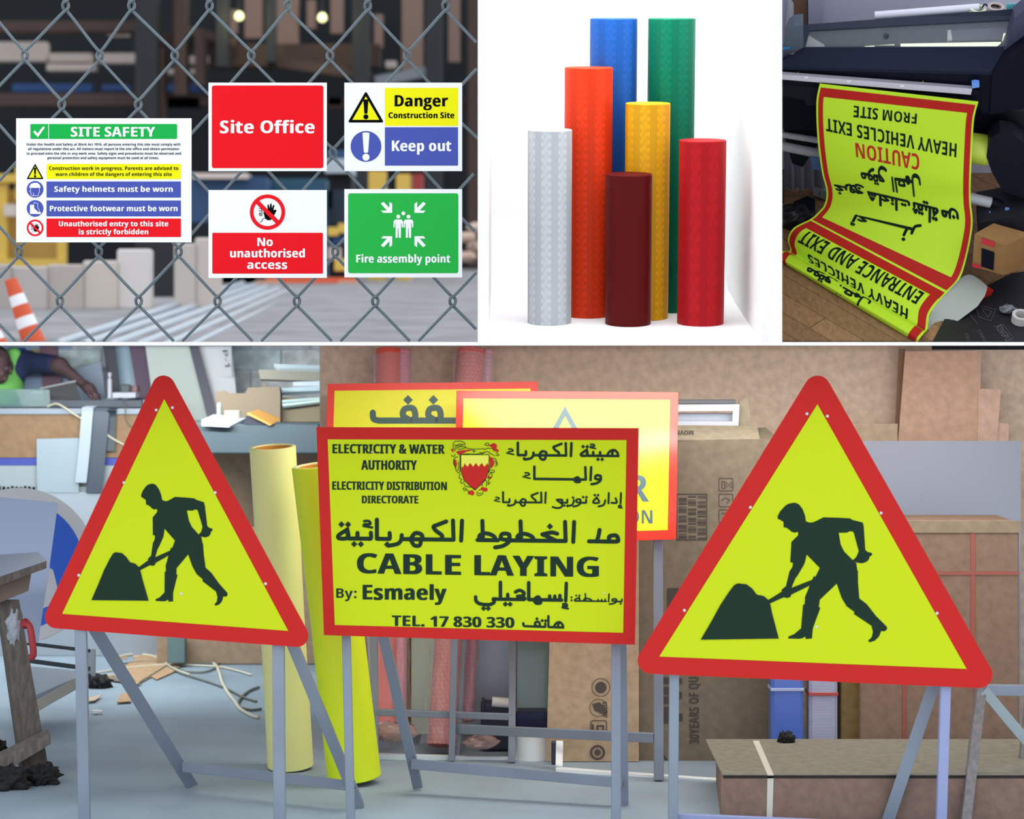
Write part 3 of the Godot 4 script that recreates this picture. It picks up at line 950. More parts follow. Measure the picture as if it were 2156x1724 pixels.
	o = sign_board("site_office_sign", "red Site Office board with white border on the wire fence", pl, rect(439, 174, 688, 360), 0.005, mats.sign_white)
	bar = field(o, "red_field", pl, rrect(446, 180, 681, 354, 5), mats.print_red)
	text_part(bar, pl, mats.sign_white, [["Site Office", 463, 662.5, 280.3, 26]])
	o = sign_board("danger_sign", "white Danger Construction Site Keep out board with yellow and blue fields", pl, rect(725, 174, 973, 360), 0.005, mats.sign_white)
	bar = field(o, "yellow_field", pl, rrect(810.4, 185, 964.4, 265, 1.5), mats.print_yellow)
	var kb := field(o, "blue_field", pl, rrect(810.4, 268, 964.4, 348.7, 1.5), mats.print_blue)
	text_part(bar, pl, mats.ink, [["Danger", 831, 943, 224, 23.5], ["Construction Site", 818, 956.5, 248.8, 12]])
	text_part(kb, pl, mats.sign_white, [["Keep out", 825, 950, 318, 22]])
	warn_icon(o, pl, Vector2(770.4, 191.5), Vector2(732, 258), Vector2(808.5, 258), 2.5)
	var dc := field(o, "blue_disc", pl, circ(770.6, 308.2, 32.4), mats.print_blue)
	m = MB.new()
	exclaim(m, pl, 770.6, 279, 338.5, 15)
	part("exclamation_mark", m, mats.sign_white, dc)
	o = sign_board("no_access_sign", "white No unauthorised access board with red panel and crossed-out hand", pl, rect(439, 400, 688, 585), 0.005, mats.sign_white)
	bar = field(o, "red_field", pl, rrect(447, 490, 680, 576, 2.5), mats.print_red)
	text_part(bar, pl, mats.sign_white, [["No", 542, 574.5, 517.9, 17.4], ["unauthorised", 484.5, 642, 541.8, 17.4], ["access", 520.3, 604.8, 565.9, 17.4]])
	no_entry(o, pl, 563.3, 446.5, 37.2)
	o = sign_board("assembly_point_sign", "green Fire assembly point board with white people and four arrows", pl, rect(725, 398, 973, 584), 0.005, mats.sign_white)
	bar = field(o, "green_field", pl, rrect(733, 407, 965, 575, 4.5), mats.print_green)
	text_part(bar, pl, mats.sign_white, [["Fire assembly point", 750, 948, 552.7, 16.5]])
	m = MB.new()
	var arrow := zoomed("1276,206 1300,190 1352,243 1353,190 1377,207 1377,288 1296,288 1278,268 1330,267", 500, 380, 4.227)
	var person := zoomed("1405,347 1458,347 1474,362 1474,418 1463,418 1460,380 1456,380 1454,510 1436,510 1433,425 1428,425 1426,510 1408,510 1406,380 1402,380 1399,418 1388,418 1389,362", 500, 380, 4.227)
	for sx in [1.0, -1.0]:
		for sy in [1.0, -1.0]:
			var q := PackedVector2Array()
			for a in arrow:
				q.append(Vector2(849.2 + (a.x - 849.2) * sx, 472.7 + (a.y - 472.7) * sy))
			m = MB.new()
			decal(m, pl, q, 0.0016)
			part("arrow", m, mats.sign_white, bar)
	for dx in [0.0, 21.5]:
		var q := PackedVector2Array()
		for a in person:
			q.append(a + Vector2(dx, 0))
		m = MB.new()
		decal(m, pl, q, 0.0016)
		part("figure", m, mats.sign_white, bar)
	for c in [[838.6, 456.0], [860.1, 456.0], [849.2, 449.2]]:
		m = MB.new()
		decal(m, pl, circ(c[0], c[1], 4.1, 20), 0.0016)
		part("figure_head", m, mats.sign_white, bar)
	site()

func site() -> void:
	var ground := tri_tex(mat("site_ground", c8(174, 170, 171, 1.4), 0.9), noise_tex("ground_patches", 0.02, 0.75, 1.0, 4), Vector3(0.2, 0.2, 0.2))
	var g := MB.new()
	g.quad(Vector3(-30, 1.57, -14.6), Vector3(14, 1.57, -14.6), Vector3(14, 3.12, -46), Vector3(-30, 3.12, -46), Vector3(0, 1, 0.04).normalized())
	g.quad(Vector3(-30, 3.12, -46), Vector3(14, 3.12, -46), Vector3(14, 3.12, -90), Vector3(-30, 3.12, -90), Vector3.UP)
	g.quad(Vector3(-30, 1.57, -14.6), Vector3(14, 1.57, -14.6), Vector3(14, 0.0, -14.6), Vector3(-30, 0.0, -14.6), Vector3.BACK)
	struct("ground", g, ground, "grey sloping ground of the building site")
	var steel := mat("site_steel", c8(26, 28, 33), 0.7)
	var rust := mat("site_rust", c8(68, 50, 44), 0.8)
	var dark := mat("site_dark", c8(14, 20, 25), 0.9)
	var pale := mat("site_pale", c8(205, 190, 180, 1.0), 0.8)
	var beige := mat("site_beige", c8(128, 103, 92), 0.8)
	var blue := mat("site_blue", c8(28, 66, 104), 0.6)
	var yellow := mat("site_yellow", c8(214, 176, 74, 1.0), 0.6)
	var orange := mat("site_orange", c8(222, 92, 50), 0.6)
	var grey := mat("site_grey", c8(110, 116, 124), 0.7)
	var D := 46.0
	var o := thing("site_building", "unfinished dark steel frame building with rusty beams behind the wire fence", "building", P(500, 560, D + 3.0))
	part("rear_wall", px_box(-120, -80, 1090, 566, D + 4.0, 0.4), dark, o)
	for b in [[-120, 196, 420, 222, 0], [330, 205, 720, 222, 0], [440, 92, 800, 140, 0], [-120, 44, 300, 66, 0], [690, 205, 1080, 226, 0], [860, 224, 1080, 240, 0], [330, 70, 460, 96, 0]]:
		part("beam", px_box(b[0], b[1], b[2], b[3], D, 0.5), rust, o)
	for b in [[284, -80, 330, 560], [742, -80, 776, 480], [896, -80, 930, 420], [455, -80, 478, 140], [560, -80, 578, 130]]:
		part("column", px_box(b[0], b[1], b[2], b[3], D - 1.0, 0.5), steel, o)
	for b in [[985, -80, 1012, 560], [322, 100, 345, 330], [366, -20, 392, 200], [410, 60, 430, 180]]:
		part("column", px_box(b[0], b[1], b[2], b[3], D - 0.6, 0.5), rust, o)
	for b in [[575, -40, 628, 92], [846, -40, 890, 150], [515, -20, 552, 80], [696, -30, 722, 70], [646, 0, 664, 60], [944, -40, 968, 130], [788, 30, 806, 100], [480, 20, 500, 70]]:
		part("wall_panel", px_box(b[0], b[1], b[2], b[3], D + 2.0, 0.3), beige, o)
	for b in [[-60, 88, 98, 128], [104, 112, 192, 130], [206, 112, 290, 132], [380, 118, 458, 133], [490, 116, 578, 132], [655, 118, 678, 134], [812, 128, 834, 142], [98, 134, 200, 148], [225, 60, 268, 74], [345, 145, 420, 155]]:
		part("lit_strip", px_box(b[0], b[1], b[2], b[3], D + 1.0, 0.3), pale, o)
	for b in [[26, 176, 192, 192], [215, 178, 270, 190], [350, 178, 366, 192], [386, 178, 432, 192]]:
		part("blue_strip", px_box(b[0], b[1], b[2], b[3], D + 1.5, 0.3), mat("site_cobalt", c8(30, 74, 132), 0.6), o)
	part("diagonal_brace", _bar_px(380, 60, 500, 90, D - 0.5, 0.16), rust, o)
	part("diagonal_brace", _bar_px(560, 128, 780, 160, D - 0.4, 0.2), rust, o)
	part("sloping_roof", _bar_px(790, 172, 920, 148, D - 0.8, 0.2), grey, o)
	for k in 2:
		var at := P([503.5, 678.5][k], [33.0, 36.0][k], D - 1.4)
		var lamp := thing("site_lamp", ["round glowing lamp hanging before the dark columns, nearer the left edge", "round glowing lamp hanging above the Site Office board"][k], "lamp", at, "glowing lamps on the building")
		var m := MB.new()
		m.lathe(Transform3D(Basis(), at - Vector3(0, 0.1, 0)), PackedVector2Array([Vector2(0, 0), Vector2(0.055, 0.02), Vector2(0.085, 0.06), Vector2(0.085, 0.1), Vector2(0.05, 0.17), Vector2(0, 0.18)]), 16)
		var e := mat("site_lamp_glow", Color(0.9, 0.9, 0.7), 0.5)
		e.emission_enabled = true; e.emission = c8(240, 242, 170); e.emission_energy_multiplier = 2.0
		part("bulb", m, e, lamp)
		m = MB.new()
		m.tube(PackedVector3Array([at + Vector3(0, 0.08, 0), at + Vector3(0, 0.9, 0)]), [0.02], 6)
		part("cord", m, steel, lamp)
		var l := OmniLight3D.new()
		l.name = "lamp_light"; l.light_energy = 0.6; l.light_color = Color(1.0, 0.98, 0.7); l.light_size = 0.08; l.shadow_enabled = true; l.omni_range = 40.0; l.omni_attenuation = 2.0
		lamp.add_child(l)
	# yellow scaffold bay at the left
	D = 38.0
	o = thing("yellow_scaffold", "yellow framed scaffold bay behind the SITE SAFETY board", "scaffold", P(60, 560, D))
	for b in [[-20, 380, 14, 572], [120, 480, 138, 548], [32, 350, 46, 420]]:
		part("post", px_box(b[0], b[1], b[2], b[3], D, 0.15), yellow, o)
	for b in [[-20, 545, 138, 566], [-20, 366, 60, 384]]:
		part("rail", px_box(b[0], b[1], b[2], b[3], D - 0.1, 0.15), yellow, o)
	part("mesh_panel", px_box(14, 400, 122, 546, D + 0.3, 0.1), mat("site_ochre", c8(176, 140, 70), 0.8), o)
	part("lamp_box", px_box(8, 430, 32, 455, D - 0.2, 0.2), pale, o)
	# hoarding of upright concrete panels
	D = 23.0
	var tones := [c8(172, 163, 158), c8(184, 175, 170), c8(180, 168, 160), c8(200, 188, 178), c8(212, 204, 198), c8(190, 180, 172), c8(196, 184, 174)]
	var xs := [[-60, 22, 556], [22, 98, 560], [98, 174, 556], [174, 246, 548], [246, 316, 524], [366, 410, 512], [410, 462, 500]]
	for k in xs.size():
		solo("concrete_panel", ["pale concrete hoarding panel cut by the left frame edge", "pale concrete hoarding panel directly behind the striped traffic post", "pale concrete hoarding panel second to the right of the striped post", "pinkish concrete hoarding panel left of the brightest one", "brightest concrete hoarding panel beside the dark gap", "narrow concrete hoarding panel just right of the dark gap", "concrete hoarding panel nearest the No unauthorised access board"][k], "panel",
			px_box(xs[k][0], xs[k][2], xs[k][1] + 1, 700, D + k * 0.05, 0.2, 0.02), mat("hoarding_%d" % k, tones[k], 0.9), "upright concrete hoarding panels")
	solo("dark_gap_filler", "dark upright box filling the gap between the concrete hoarding panels", "post", px_box(318, 505, 366, 650, D + 4.0, 0.4), steel)  # a dark box put in for the darkness of the gap
	solo("dark_block", "near black block beyond the silver pipes under the No unauthorised access board", "block", px_box(462, 560, 540, 625, D + 11.0, 0.6), dark)
	# silver pipes on the ground
	for k in 6:
		var a := P(120 + 56 * k, 724 + 1.5 * k, 15.6)
		var b := P(510 + 25 * k, 598 + 4.0 * k, 32.0 - 0.3 * k)
		var m := MB.new()
		m.tube(PackedVector3Array([a, b]), [0.03, 0.05], 12)
		solo("steel_pipe", ["silver pipe lying uppermost, against the concrete hoarding", "second silver pipe down from the concrete hoarding", "third silver pipe down from the concrete hoarding", "fourth silver pipe, above the lowest two", "fifth silver pipe, next above the lowest", "lowest silver pipe, nearest the wire fence"][k], "pipe", m, mat("silver_pipe", c8(176, 186, 194), 0.4, 0.3), "silver pipes lying on the site ground")
	# striped traffic posts
	for k in 2:
		var D2 := 16.2 - 0.4 * k
		var top := Vector2([22.0, -24.0][k], [588.0, 676.0][k])
		var foot := Vector2([78.0, 22.0][k], [740.0, 790.0][k])
		o = thing("traffic_post", ["leaning orange and white striped traffic post at the lower left", "orange traffic post cut off by the bottom left corner"][k], "traffic cone", P(foot.x, foot.y, D2), "striped traffic posts")
		var cuts := [0.0, 0.22, 0.36, 0.52, 0.66, 1.0]
		for s in 5:
			var m := MB.new()
			m.tube(PackedVector3Array([P(lerpf(top.x, foot.x, cuts[s]), lerpf(top.y, foot.y, cuts[s]), D2), P(lerpf(top.x, foot.x, cuts[s + 1]), lerpf(top.y, foot.y, cuts[s + 1]), D2)]), [0.045 + 0.045 * cuts[s], 0.045 + 0.045 * cuts[s + 1]], 14)
			part("band", m, orange if s % 2 == 0 else mats.sign_white, o)
	# plant and machines in the middle distance
	D = 34.0
	o = thing("blue_machine", "dark blue machine between the SITE SAFETY and No unauthorised access boards", "machine", P(480, 480, D))
	part("cab", px_box(400, 372, 560, 470, D, 1.2), blue, o); part("roof", px_box(404, 364, 520, 376, D - 0.2, 1.0), pale, o); part("track", px_box(396, 468, 560, 604, D, 1.0), dark, o)
	o = thing("orange_skid", "orange steel skid on the ground below the No unauthorised access board", "machine", P(640, 625, D))
	part("frame", px_box(556, 584, 750, 612, D, 0.8), orange, o)
	for b in [[538, 590, 590, 620], [712, 590, 752, 612]]:
		part("block", px_box(b[0], b[1], b[2], b[3], D - 0.3, 0.4), mat("site_tan", c8(196, 150, 124), 0.8), o)
	o = thing("yellow_loader", "yellow machine with red box between the Danger and Fire assembly boards", "machine", P(830, 400, D + 2.0))
	part("arm", px_box(776, 360, 812, 592, D + 2.0, 0.4), yellow, o); part("body", px_box(834, 366, 864, 592, D + 2.0, 0.6), yellow, o); part("red_box", px_box(868, 366, 890, 402, D + 2.0, 0.4), mat("site_red", c8(150, 50, 46), 0.7), o)
	o = thing("white_van", "grey white van between the Site Office and Danger boards", "van", P(705, 380, D + 3.0))
	part("body", px_box(684, 334, 740, 364, D + 3.0, 1.0), mat("site_silver", c8(176, 188, 196), 0.5), o); part("window", px_box(690, 316, 730, 334, D + 3.1, 0.9), blue, o); part("wheel", px_box(690, 360, 740, 592, D + 3.2, 0.9), dark, o)
	o = thing("toy_coloured_stack", "small stack of yellow, blue and white crates between the two lower boards", "crates", P(708, 570, D))
	var cr := [[690, 478, 712, 496, 0], [712, 470, 728, 490, 0], [700, 496, 726, 512, 1], [690, 520, 716, 545, 2], [704, 545, 728, 570, 0], [720, 482, 730, 500, 1]]
	for b in cr:
		part("crate", px_box(b[0], b[1], b[2], b[3], D + 0.2 * b[4], 0.3), [yellow, mat("site_cobalt", Color.BLUE), pale][b[4]], o)
	o = thing("blue_tarp_stack", "dark teal sheeting stacked above the No unauthorised access board", "tarpaulin", P(600, 400, D + 1.0))
	part("sheet", px_box(575, 376, 686, 596, D + 1.0, 0.6), mat("site_teal", c8(26, 74, 96), 0.7), o)
	for b in [[690, 400, 728, 470], [684, 400, 700, 440]]:
		part("sheet", px_box(b[0], b[1], b[2], b[3], D + 1.4, 0.5), mat("site_navy", c8(30, 46, 62), 0.7), o)
	o = thing("pale_pipes_stack", "pale sacks stacked at the right edge of the site beside the Fire assembly board", "sacks", P(990, 550, D))
	for k in 4:
		var m := MB.new()
		m.blob(P(980 + 26 * (k % 2), 540 - 20 * k, D + 0.3 * (k % 2)), Vector3(0.16, 0.08, 0.16), 40 + k, 0.2, 8)
		part("sack", m, mat("site_sack", c8(196, 168, 150), 0.9), o)

func _bar_px(x0: float, y0: float, x1: float, y1: float, d: float, w: float) -> MB:
	var m := MB.new()
	m.bar(P(x0, y0, d), P(x1, y1, d), w, w)
	return m
# ---- the white studio stage, tipped towards the viewer
func tipped(origin: Vector3, a: float) -> Transform3D:
	return Transform3D(Basis(Vector3.RIGHT, a), origin)

func film_texture() -> ImageTexture:   # the honeycomb and the seal marks pressed into the sheeting
	var w := 512
	var h := 1024
	var im := Image.create(w, h, false, Image.FORMAT_RGB8)
	for y in h:
		for x in w:
			var u := fposmod(float(x) / w, 1.0)
			var c := 0.93
			var hx := sin(u * 420.0 + (0.0 if (y / 4) % 2 else PI)) * 0.5 + 0.5
			var stripe := fposmod(u * 8.0, 1.0)
			if stripe < 0.42:
				c = 0.86 + 0.05 * hx * float(y % 4 < 2)
			elif stripe < 0.58 or stripe > 0.86:
				var tooth := (y / 16) % 2 == 0
				c = 0.97 if tooth else 0.90
			else:
				var spot := (int(u * 512.0) / 8 + y / 14) % 3
				c = 0.96 if spot else 0.92
			im.set_pixel(x, y, Color(c, c, c))
	return ImageTexture.create_from_image(im)

func studio() -> void:
	var t := tipped(Vector3(P(1326, 0, 8.2).x, EYE + 0.004, -8.0), deg_to_rad(9.5))
	var x0 := P(1006, 0, 7.6).x + 0.028
	var x1 := P(1647, 0, 7.6).x - 0.028
	var white := mat("studio_white", Color(0.965, 0.965, 0.965), 0.9, 0.0, 0.2)
	var g := []
	var prof := [Vector2(0, 0.0), Vector2(0, -0.4), Vector2(0, -0.9), Vector2(0.01, -1.15)]
	for k in 9:
		prof.append(Vector2(0.3 - 0.3 * cos(PI / 2 * k / 8.0), -1.15 - 0.3 * sin(PI / 2 * k / 8.0)))
	prof.append(Vector2(1.1, -1.47)); prof.append(Vector2(2.05, -1.5))
	for q in prof:
		var row := []
		for k in 5:
			var w := t * Vector3(0, q.x, q.y)
			row.append(Vector3(lerpf(x0, x1, k / 4.0), w.y, w.z))
		g.append(row)
	var m := MB.new()
	m.grid(g, 0.008)
	struct("floor_studio", m, white, "seamless white stage floor curving up into the studio wall")
	var film := film_texture()
	# label, centre x, half width, front foot y, top y, colour
	var rolls := [["silver white roll of reflective sheeting standing at the left end", 1157.5, 46.5, 688.0, 271.0, c8(205, 211, 216, 1.12)], ["bright orange roll of reflective sheeting behind the silver one", 1238.5, 50.5, 673.0, 140.0, c8(240, 66, 30, 1.12)],
		["tall blue roll of reflective sheeting behind the orange one", 1290.0, 49.5, 661.0, 37.0, c8(35, 95, 180, 1.12)], ["golden yellow roll of reflective sheeting in the middle", 1362.5, 47.0, 678.0, 215.0, c8(240, 176, 32, 1.12)],
		["tall green roll of reflective sheeting at the back right", 1411.0, 49.5, 662.0, 37.0, c8(12, 118, 88, 1.12)], ["short dark maroon roll of sheeting standing foremost", 1324.5, 48.5, 691.0, 364.0, c8(88, 10, 11, 1.12)],
		["plain red roll of reflective sheeting at the right end", 1478.5, 49.5, 690.0, 293.0, c8(192, 28, 36, 1.12)]]
	for k in rolls.size():
		var r: Array = rolls[k]
		# where the front of the foot meets the stage
		var st := Pl.new(t.origin, t.basis.y)
		var front := st.at(r[1], r[3], 0.003)
		var rad: float = r[2] / F * -front.z
		var base := front - t.basis.z * rad
		var len := 0.5
		for i in 6:   # as long as it looks
			var tip := base + t.basis.y * len
			len += ((HY - r[4]) / F * -(tip.z) + EYE - tip.y - 0.003)
		var o := thing("sheeting_roll", r[0], "roll", base, "rolls of reflective sheeting on the white stage")
		o.basis = Basis.IDENTITY
		var mt := mat("film_%d" % k, r[5], 0.42, 0.0, 0.22)
		if k != 5:
			mt.albedo_texture = film
			mt.uv1_scale = Vector3(1, 1.1, 1)
			mt.uv1_offset = Vector3([0.31, 0.29, 0.31, 0.31, 0.29, 0.0, 0.28][k], 0, 0)
		if k == 6:
			mt.uv1_scale = Vector3(1, 0.6, 1)
		var tr := Transform3D(t.basis, base)
		m = MB.new()
		m.lathe(tr, PackedVector2Array([Vector2(rad - 0.003, 0.0), Vector2(rad, 0.002), Vector2(rad, len - 0.003), Vector2(rad - 0.002, len)]), 72)
		part("film_winding", m, mt, o)
		m = MB.new()
		m.lathe(tr, PackedVector2Array([Vector2(rad - 0.002, len), Vector2(0.0, len)]), 40)
		part("roll_end", m, mat("film_end_%d" % k, r[5], 0.6, 0.0, 0.2), o)
		m = MB.new()
		m.lathe(tr, PackedVector2Array([Vector2(0.0415, 0.001), Vector2(0.0415, len - 0.004), Vector2(0.038, len - 0.004), Vector2(0.038, 0.001), Vector2(0.0415, 0.001)]), 32)
		part("core", m, mat("core_board", c8(150, 120, 90), 0.9), o)
# ---- the print room: its floor tips towards the viewer like that of the stage
var room_at := Vector3(P(1900, 0, 8.0).x, EYE + 0.012, -8.0)
var room_b := Basis(Vector3.RIGHT, deg_to_rad(38.0))

func rz(c: float, yaw := 7.0) -> Pl:   # the upright plane c metres back in the room
	return Pl.new(room_at - room_b.z * c, room_b * (Basis(Vector3.UP, -deg_to_rad(yaw)) * Vector3.BACK))

func rfloor(h := 0.0) -> Pl:
	return Pl.new(room_at + room_b.y * h, room_b.y)

func rlocal(w: Vector3) -> Vector3:
	return room_b.inverse() * (w - room_at)

func px_hexa(front: Array, back: Array, a: Pl, b: Pl) -> MB:
	var q := []
	for p in front:
		q.append(a.at(p[0], p[1]))
	for p in back:
		q.append(b.at(p[0], p[1]))
	var m := MB.new()
	m.hexa(q)
	return m

var ban_l := []
var ban_r := []
func sheet_at(u: float, v: float) -> Vector3:
	var k := clampi(int(v), 0, ban_l.size() - 2)
	var t := v - k
	var r := []
	for s in [ban_l, ban_r]:
		var a: Vector3 = s[maxi(k - 1, 0)]
		var b: Vector3 = s[k]
		var c: Vector3 = s[k + 1]
		var d: Vector3 = s[mini(k + 2, s.size() - 1)]
		r.append(0.5 * (2.0 * b + (c - a) * t + (2.0 * a - 5.0 * b + 4.0 * c - d) * t * t + (3.0 * b - a - 3.0 * c + d) * t * t * t))
	return r[0].lerp(r[1], u)

func sheet_lift(u: float, v: float, lift: float) -> Vector3:
	var p := sheet_at(u, v)
	var n := (sheet_at(u + 0.01, v) - p).cross(sheet_at(u, v + 0.02) - sheet_at(u, v - 0.02)).normalized()
	return p - n * lift

func patch(u0: float, u1: float, v0: float, v1: float, lift: float) -> MB:
	var g := []
	var nv := maxi(2, int((v1 - v0) * 8.0))
	var nu := 2 if u1 - u0 < 0.1 else 12
	for i in nv + 1:
		var row := []
		for j in nu + 1:
			row.append(sheet_lift(lerpf(u0, u1, float(j) / nu), lerpf(v0, v1, float(i) / nv), lift))
		g.append(row)
	var m := MB.new()
	m.grid(g)
	return m

func print_room() -> void:
	var back := room_b * Vector3.FORWARD
	# shell
	var lav := mat("room_wall", c8(176, 176, 194, 0.7), 0.8)
	var wz := rz(1.05, 0.0)
	var wb := MB.new()
	var wx := P(1647, 0, 7.6).x - room_at.x + 0.002
	wb.cbox(Transform3D(room_b, room_at + room_b * Vector3((wx + 0.93) / 2.0, 0.62, -1.075)), Vector3(0.93 - wx, 1.3, 0.05), 0.002)
	struct("wall_room", wb, lav, "pale lavender rear wall of the print room")
	var wood := [mat("oak_0", c8(136, 100, 70, 0.62), 0.5), mat("oak_1", c8(144, 107, 76, 0.62), 0.5), mat("oak_2", c8(128, 94, 66, 0.62), 0.5)]
	for w in wood:
		tri_tex(w, noise_tex("wood_grain", 0.02, 0.72, 1.0, 4), Vector3(9, 9, 3))
	var fl := rfloor()
	var a := rlocal(fl.at(1650, 560))
	var b := rlocal(fl.at(1930, 720))
	var dir := Vector2(b.x - a.x, b.z - a.z).normalized()
	var xl := P(1647, 0, 7.6).x - room_at.x + 0.004
	var room := PackedVector2Array([Vector2(xl, 0.0), Vector2(0.93, 0.0), Vector2(0.93, -1.06), Vector2(xl, -1.06)])
	var base := MB.new()
	var q3 := PackedVector3Array()
	for p in room:
		q3.append(room_at + room_b * Vector3(p.x, -0.0122, p.y - 0.03 * float(p.y > -0.5)))
	base.slab(q3, -room_b.y * 0.004)
	var fo := struct("floor_room", base, mat("oak_gap", c8(70, 48, 34), 0.8), "brown plank floor of the print room")
	for k in range(-16, 17):
		var c := Vector2(a.x, a.z) + dir.orthogonal() * (k * 0.085)
		var o := dir.orthogonal() * 0.0415
		for h in 4:
			var s0 := -1.8 + h * 0.9 + 0.31 * (posmod(k, 3))
			var pl := PackedVector2Array([c + dir * s0 - o, c + dir * (s0 + 0.897) - o, c + dir * (s0 + 0.897) + o, c + dir * s0 + o])
			for cut in Geometry2D.intersect_polygons(pl, room):
				var w3 := PackedVector3Array()
				for p in cut:
					w3.append(room_at + room_b * Vector3(p.x, 0.0, p.y))
				var m := MB.new()
				m.slab(w3, -room_b.y * 0.012)
				part("plank", m, wood[posmod(k * 5 + h * 7, 3)], fo)
	# the printer
	var navy := mat("printer_navy", c8(24, 30, 47), 0.5, 0.0, 0.2)
	var black := mat("printer_black", c8(11, 13, 27), 0.5, 0.0, 0.2)
	var slate := mat("printer_slate", c8(50, 56, 70), 0.5, 0.0, 0.2)
	var silver := mat("rail_silver", c8(196, 192, 204), 0.35, 0.5)
	var A := rz(0.5)
	var B := rz(0.585)
	var C := rz(0.66)
	var o := thing("wide_format_printer", "large dark navy wide format printer with a lit window, feeding out a yellow banner", "printer", fl.at(1900, 440))
	part("front_panel", A.board(pts("1630,142 2088,153 2086,238 2068,238 2058,206 1630,178"), 0.06), black, o)
	part("deck", px_hexa([[1630, 140], [2088, 152], [2088, 158], [1630, 146]], [[1692, 100], [2118, 99], [2118, 110], [1692, 110]], rz(0.495), B), navy, o)
	var H := through(B.at(1692, 100), B.at(2118, 99), C.at(1930, 34))
	var m := MB.new()
	m.ring(H.all(pts("1690,52 2158,17 2122,100 1690,101")), H.all(pts("1704,64 2134,41 2116,97.5 1695,98.5")), -H.n * 0.03)
	part("hood", m, slate, o)
	m = H.board(pts("1690,52 2158,17 2122,100 1690,101"), 0.04, -0.1)
	part("print_bay", m, mat("bay_grey", c8(66, 58, 56), 0.7, 0.0, 0.1), o)
	part("rear_cover", px_hexa([[1690, 52], [2158, 17], [2158, 30], [1690, 62]], [[1706, 56], [2156, 22], [2150, 120], [1700, 150]], C, rz(0.72)), slate, o)
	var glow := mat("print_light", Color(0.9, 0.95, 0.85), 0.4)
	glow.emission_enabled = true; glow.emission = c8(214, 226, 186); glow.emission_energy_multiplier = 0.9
	part("glow_bar", H.board(pts("1897,84 2119,80 2117,97 1899,98"), 0.02, -0.06), glow, o)
	part("glow_bar", H.board(pts("1822,88 1884,84 1866,101 1806,101"), 0.02, -0.07), glow, o)  # the glimmer at the print head, given as a glowing plate
	part("carriage", H.board(pts("1842,92 1882,91 1886,101 1840,101"), 0.02, -0.03), black, o)
	part("side_bracket", H.board(pts("1700,66 1736,88 1732,101 1694,99"), 0.02, -0.05), mat("bracket_pale", c8(176, 178, 172), 0.5), o)
	part("rail_cover", H.board(pts("2001,57 2128,50 2128,74 2003,77"), 0.02, -0.05), mat("bay_dark", c8(62, 62, 78), 0.5), o)
	part("rail_bracket", H.board(pts("1996,58 2003,57 2006,78 1996,79"), 0.02, -0.04), mats.bracket_pale, o)
	part("glowing_edge", H.board(pts("2115,64 2128,62 2124,84 2112,80"), 0.02, -0.045), glow, o)  # a bright white edge whose brightness is put in as glow
	var pane := mat("bay_glass", Color(0.9, 0.95, 1.0, 0.06), 0.04, 0.0, 0.2)
	pane.transparency = BaseMaterial3D.TRANSPARENCY_ALPHA
	part("window_pane", H.board(pts("1704,64 2134,41 2116,97.5 1695,98.5"), 0.004, -0.012), pane, o)
	m = MB.new()
	hoop(m, H, circ(1865, 76, 6.4, 24), circ(1865, 76, 5.6, 24), 0.0)
	var hf := func(q: Vector2) -> Vector3: return H.at(q.x, q.y, 0.0)
	stroke(m, hf, H.n, [Vector2(1865, 69.5), Vector2(1861.5, 79)], 1.2); stroke(m, hf, H.n, [Vector2(1863.4, 75), Vector2(1866, 74.2), Vector2(1864.5, 79)], 1.1)
	stroke(m, hf, H.n, [Vector2(1868.8, 73), Vector2(1865.2, 83)], 1.2); stroke(m, hf, H.n, [Vector2(1868.4, 74), Vector2(1870.2, 74.5), Vector2(1868.6, 79), Vector2(1866.8, 79)], 1.1)
	part("emblem", m, mats.ink, o)
	var cap := rz(0.57).board(pts("1630,131 1649,119 1652,82 1660,63 1672,55 1690,53 1692,100 1650,120"), 0.08)
	part("left_cover", cap, mat("cover_grey", c8(70, 80, 94), 0.5), o)
	m = MB.new()
	decal(m, rz(0.57), pts("1648,98 1664,98 1663,103 1648,104"), 0.002)
	part("accent_stripe", m, mat("accent_blue", c8(38, 122, 176), 0.5), o)
	part("right_cover", rz(0.57).board(pts("2118,99 2136,38 2160,18 2175,18 2175,85 2089,151"), 0.08), mat("cover_lavender", c8(66, 66, 88), 0.45, 0.0, 0.25), o)
	part("right_end", rz(0.49).board(pts("2089,152 2175,88 2175,226 2084,241"), 0.14), black, o)
	part("rear_body", rz(0.62).board(pts("1630,191 2170,236 2170,300 1630,271"), 0.12), black, o)
	part("rail", rz(0.47).board(pts("1630,156 2047,187 2044,199.5 1630,166"), 0.02), silver, o)
	part("rail_end", rz(0.47).board(pts("2048,188 2062,191 2060,206 2046,201"), 0.03), black, o)
	m = MB.new()
	for p in [[1694, 163], [1784, 171], [1896, 181]]:
		for e in 3:
			decal(m, rz(0.47), rect(p[0] + e * 2.5, p[1] - 3 + (e % 2) * 2, p[0] + e * 2.5 + 1.6, p[1] + 2), 0.001)
	part("rail_marking", m, mats.sign_white, o)
	m = MB.new()
	decal(m, A, pts("1678,158 1680.5,150 1683,158"), 0.002); decal(m, A, pts("1940,177 1943,169 1946,177"), 0.002)
	part("warning_sticker", m, mats.print_yellow, o)
	part("clip", rz(0.465).board(pts("2046,176 2052,174 2062,175 2062,184 2047,186"), 0.02), mat("clip_blue", c8(92, 140, 214), 0.5), o, "blue plastic clip")
	part("under_tray", rz(0.52).board(pts("1630,174 1730,180 1720,222 1699,222 1694,210 1652,203 1630,197"), 0.2), mat("tray_black", c8(18, 20, 32), 0.5, 0.0, 0.25), o)
	part("feed_roller", rz(0.5).board(pts("1724,176 2062,206 2060,222 1726,190"), 0.06), mats.tray_black, o)
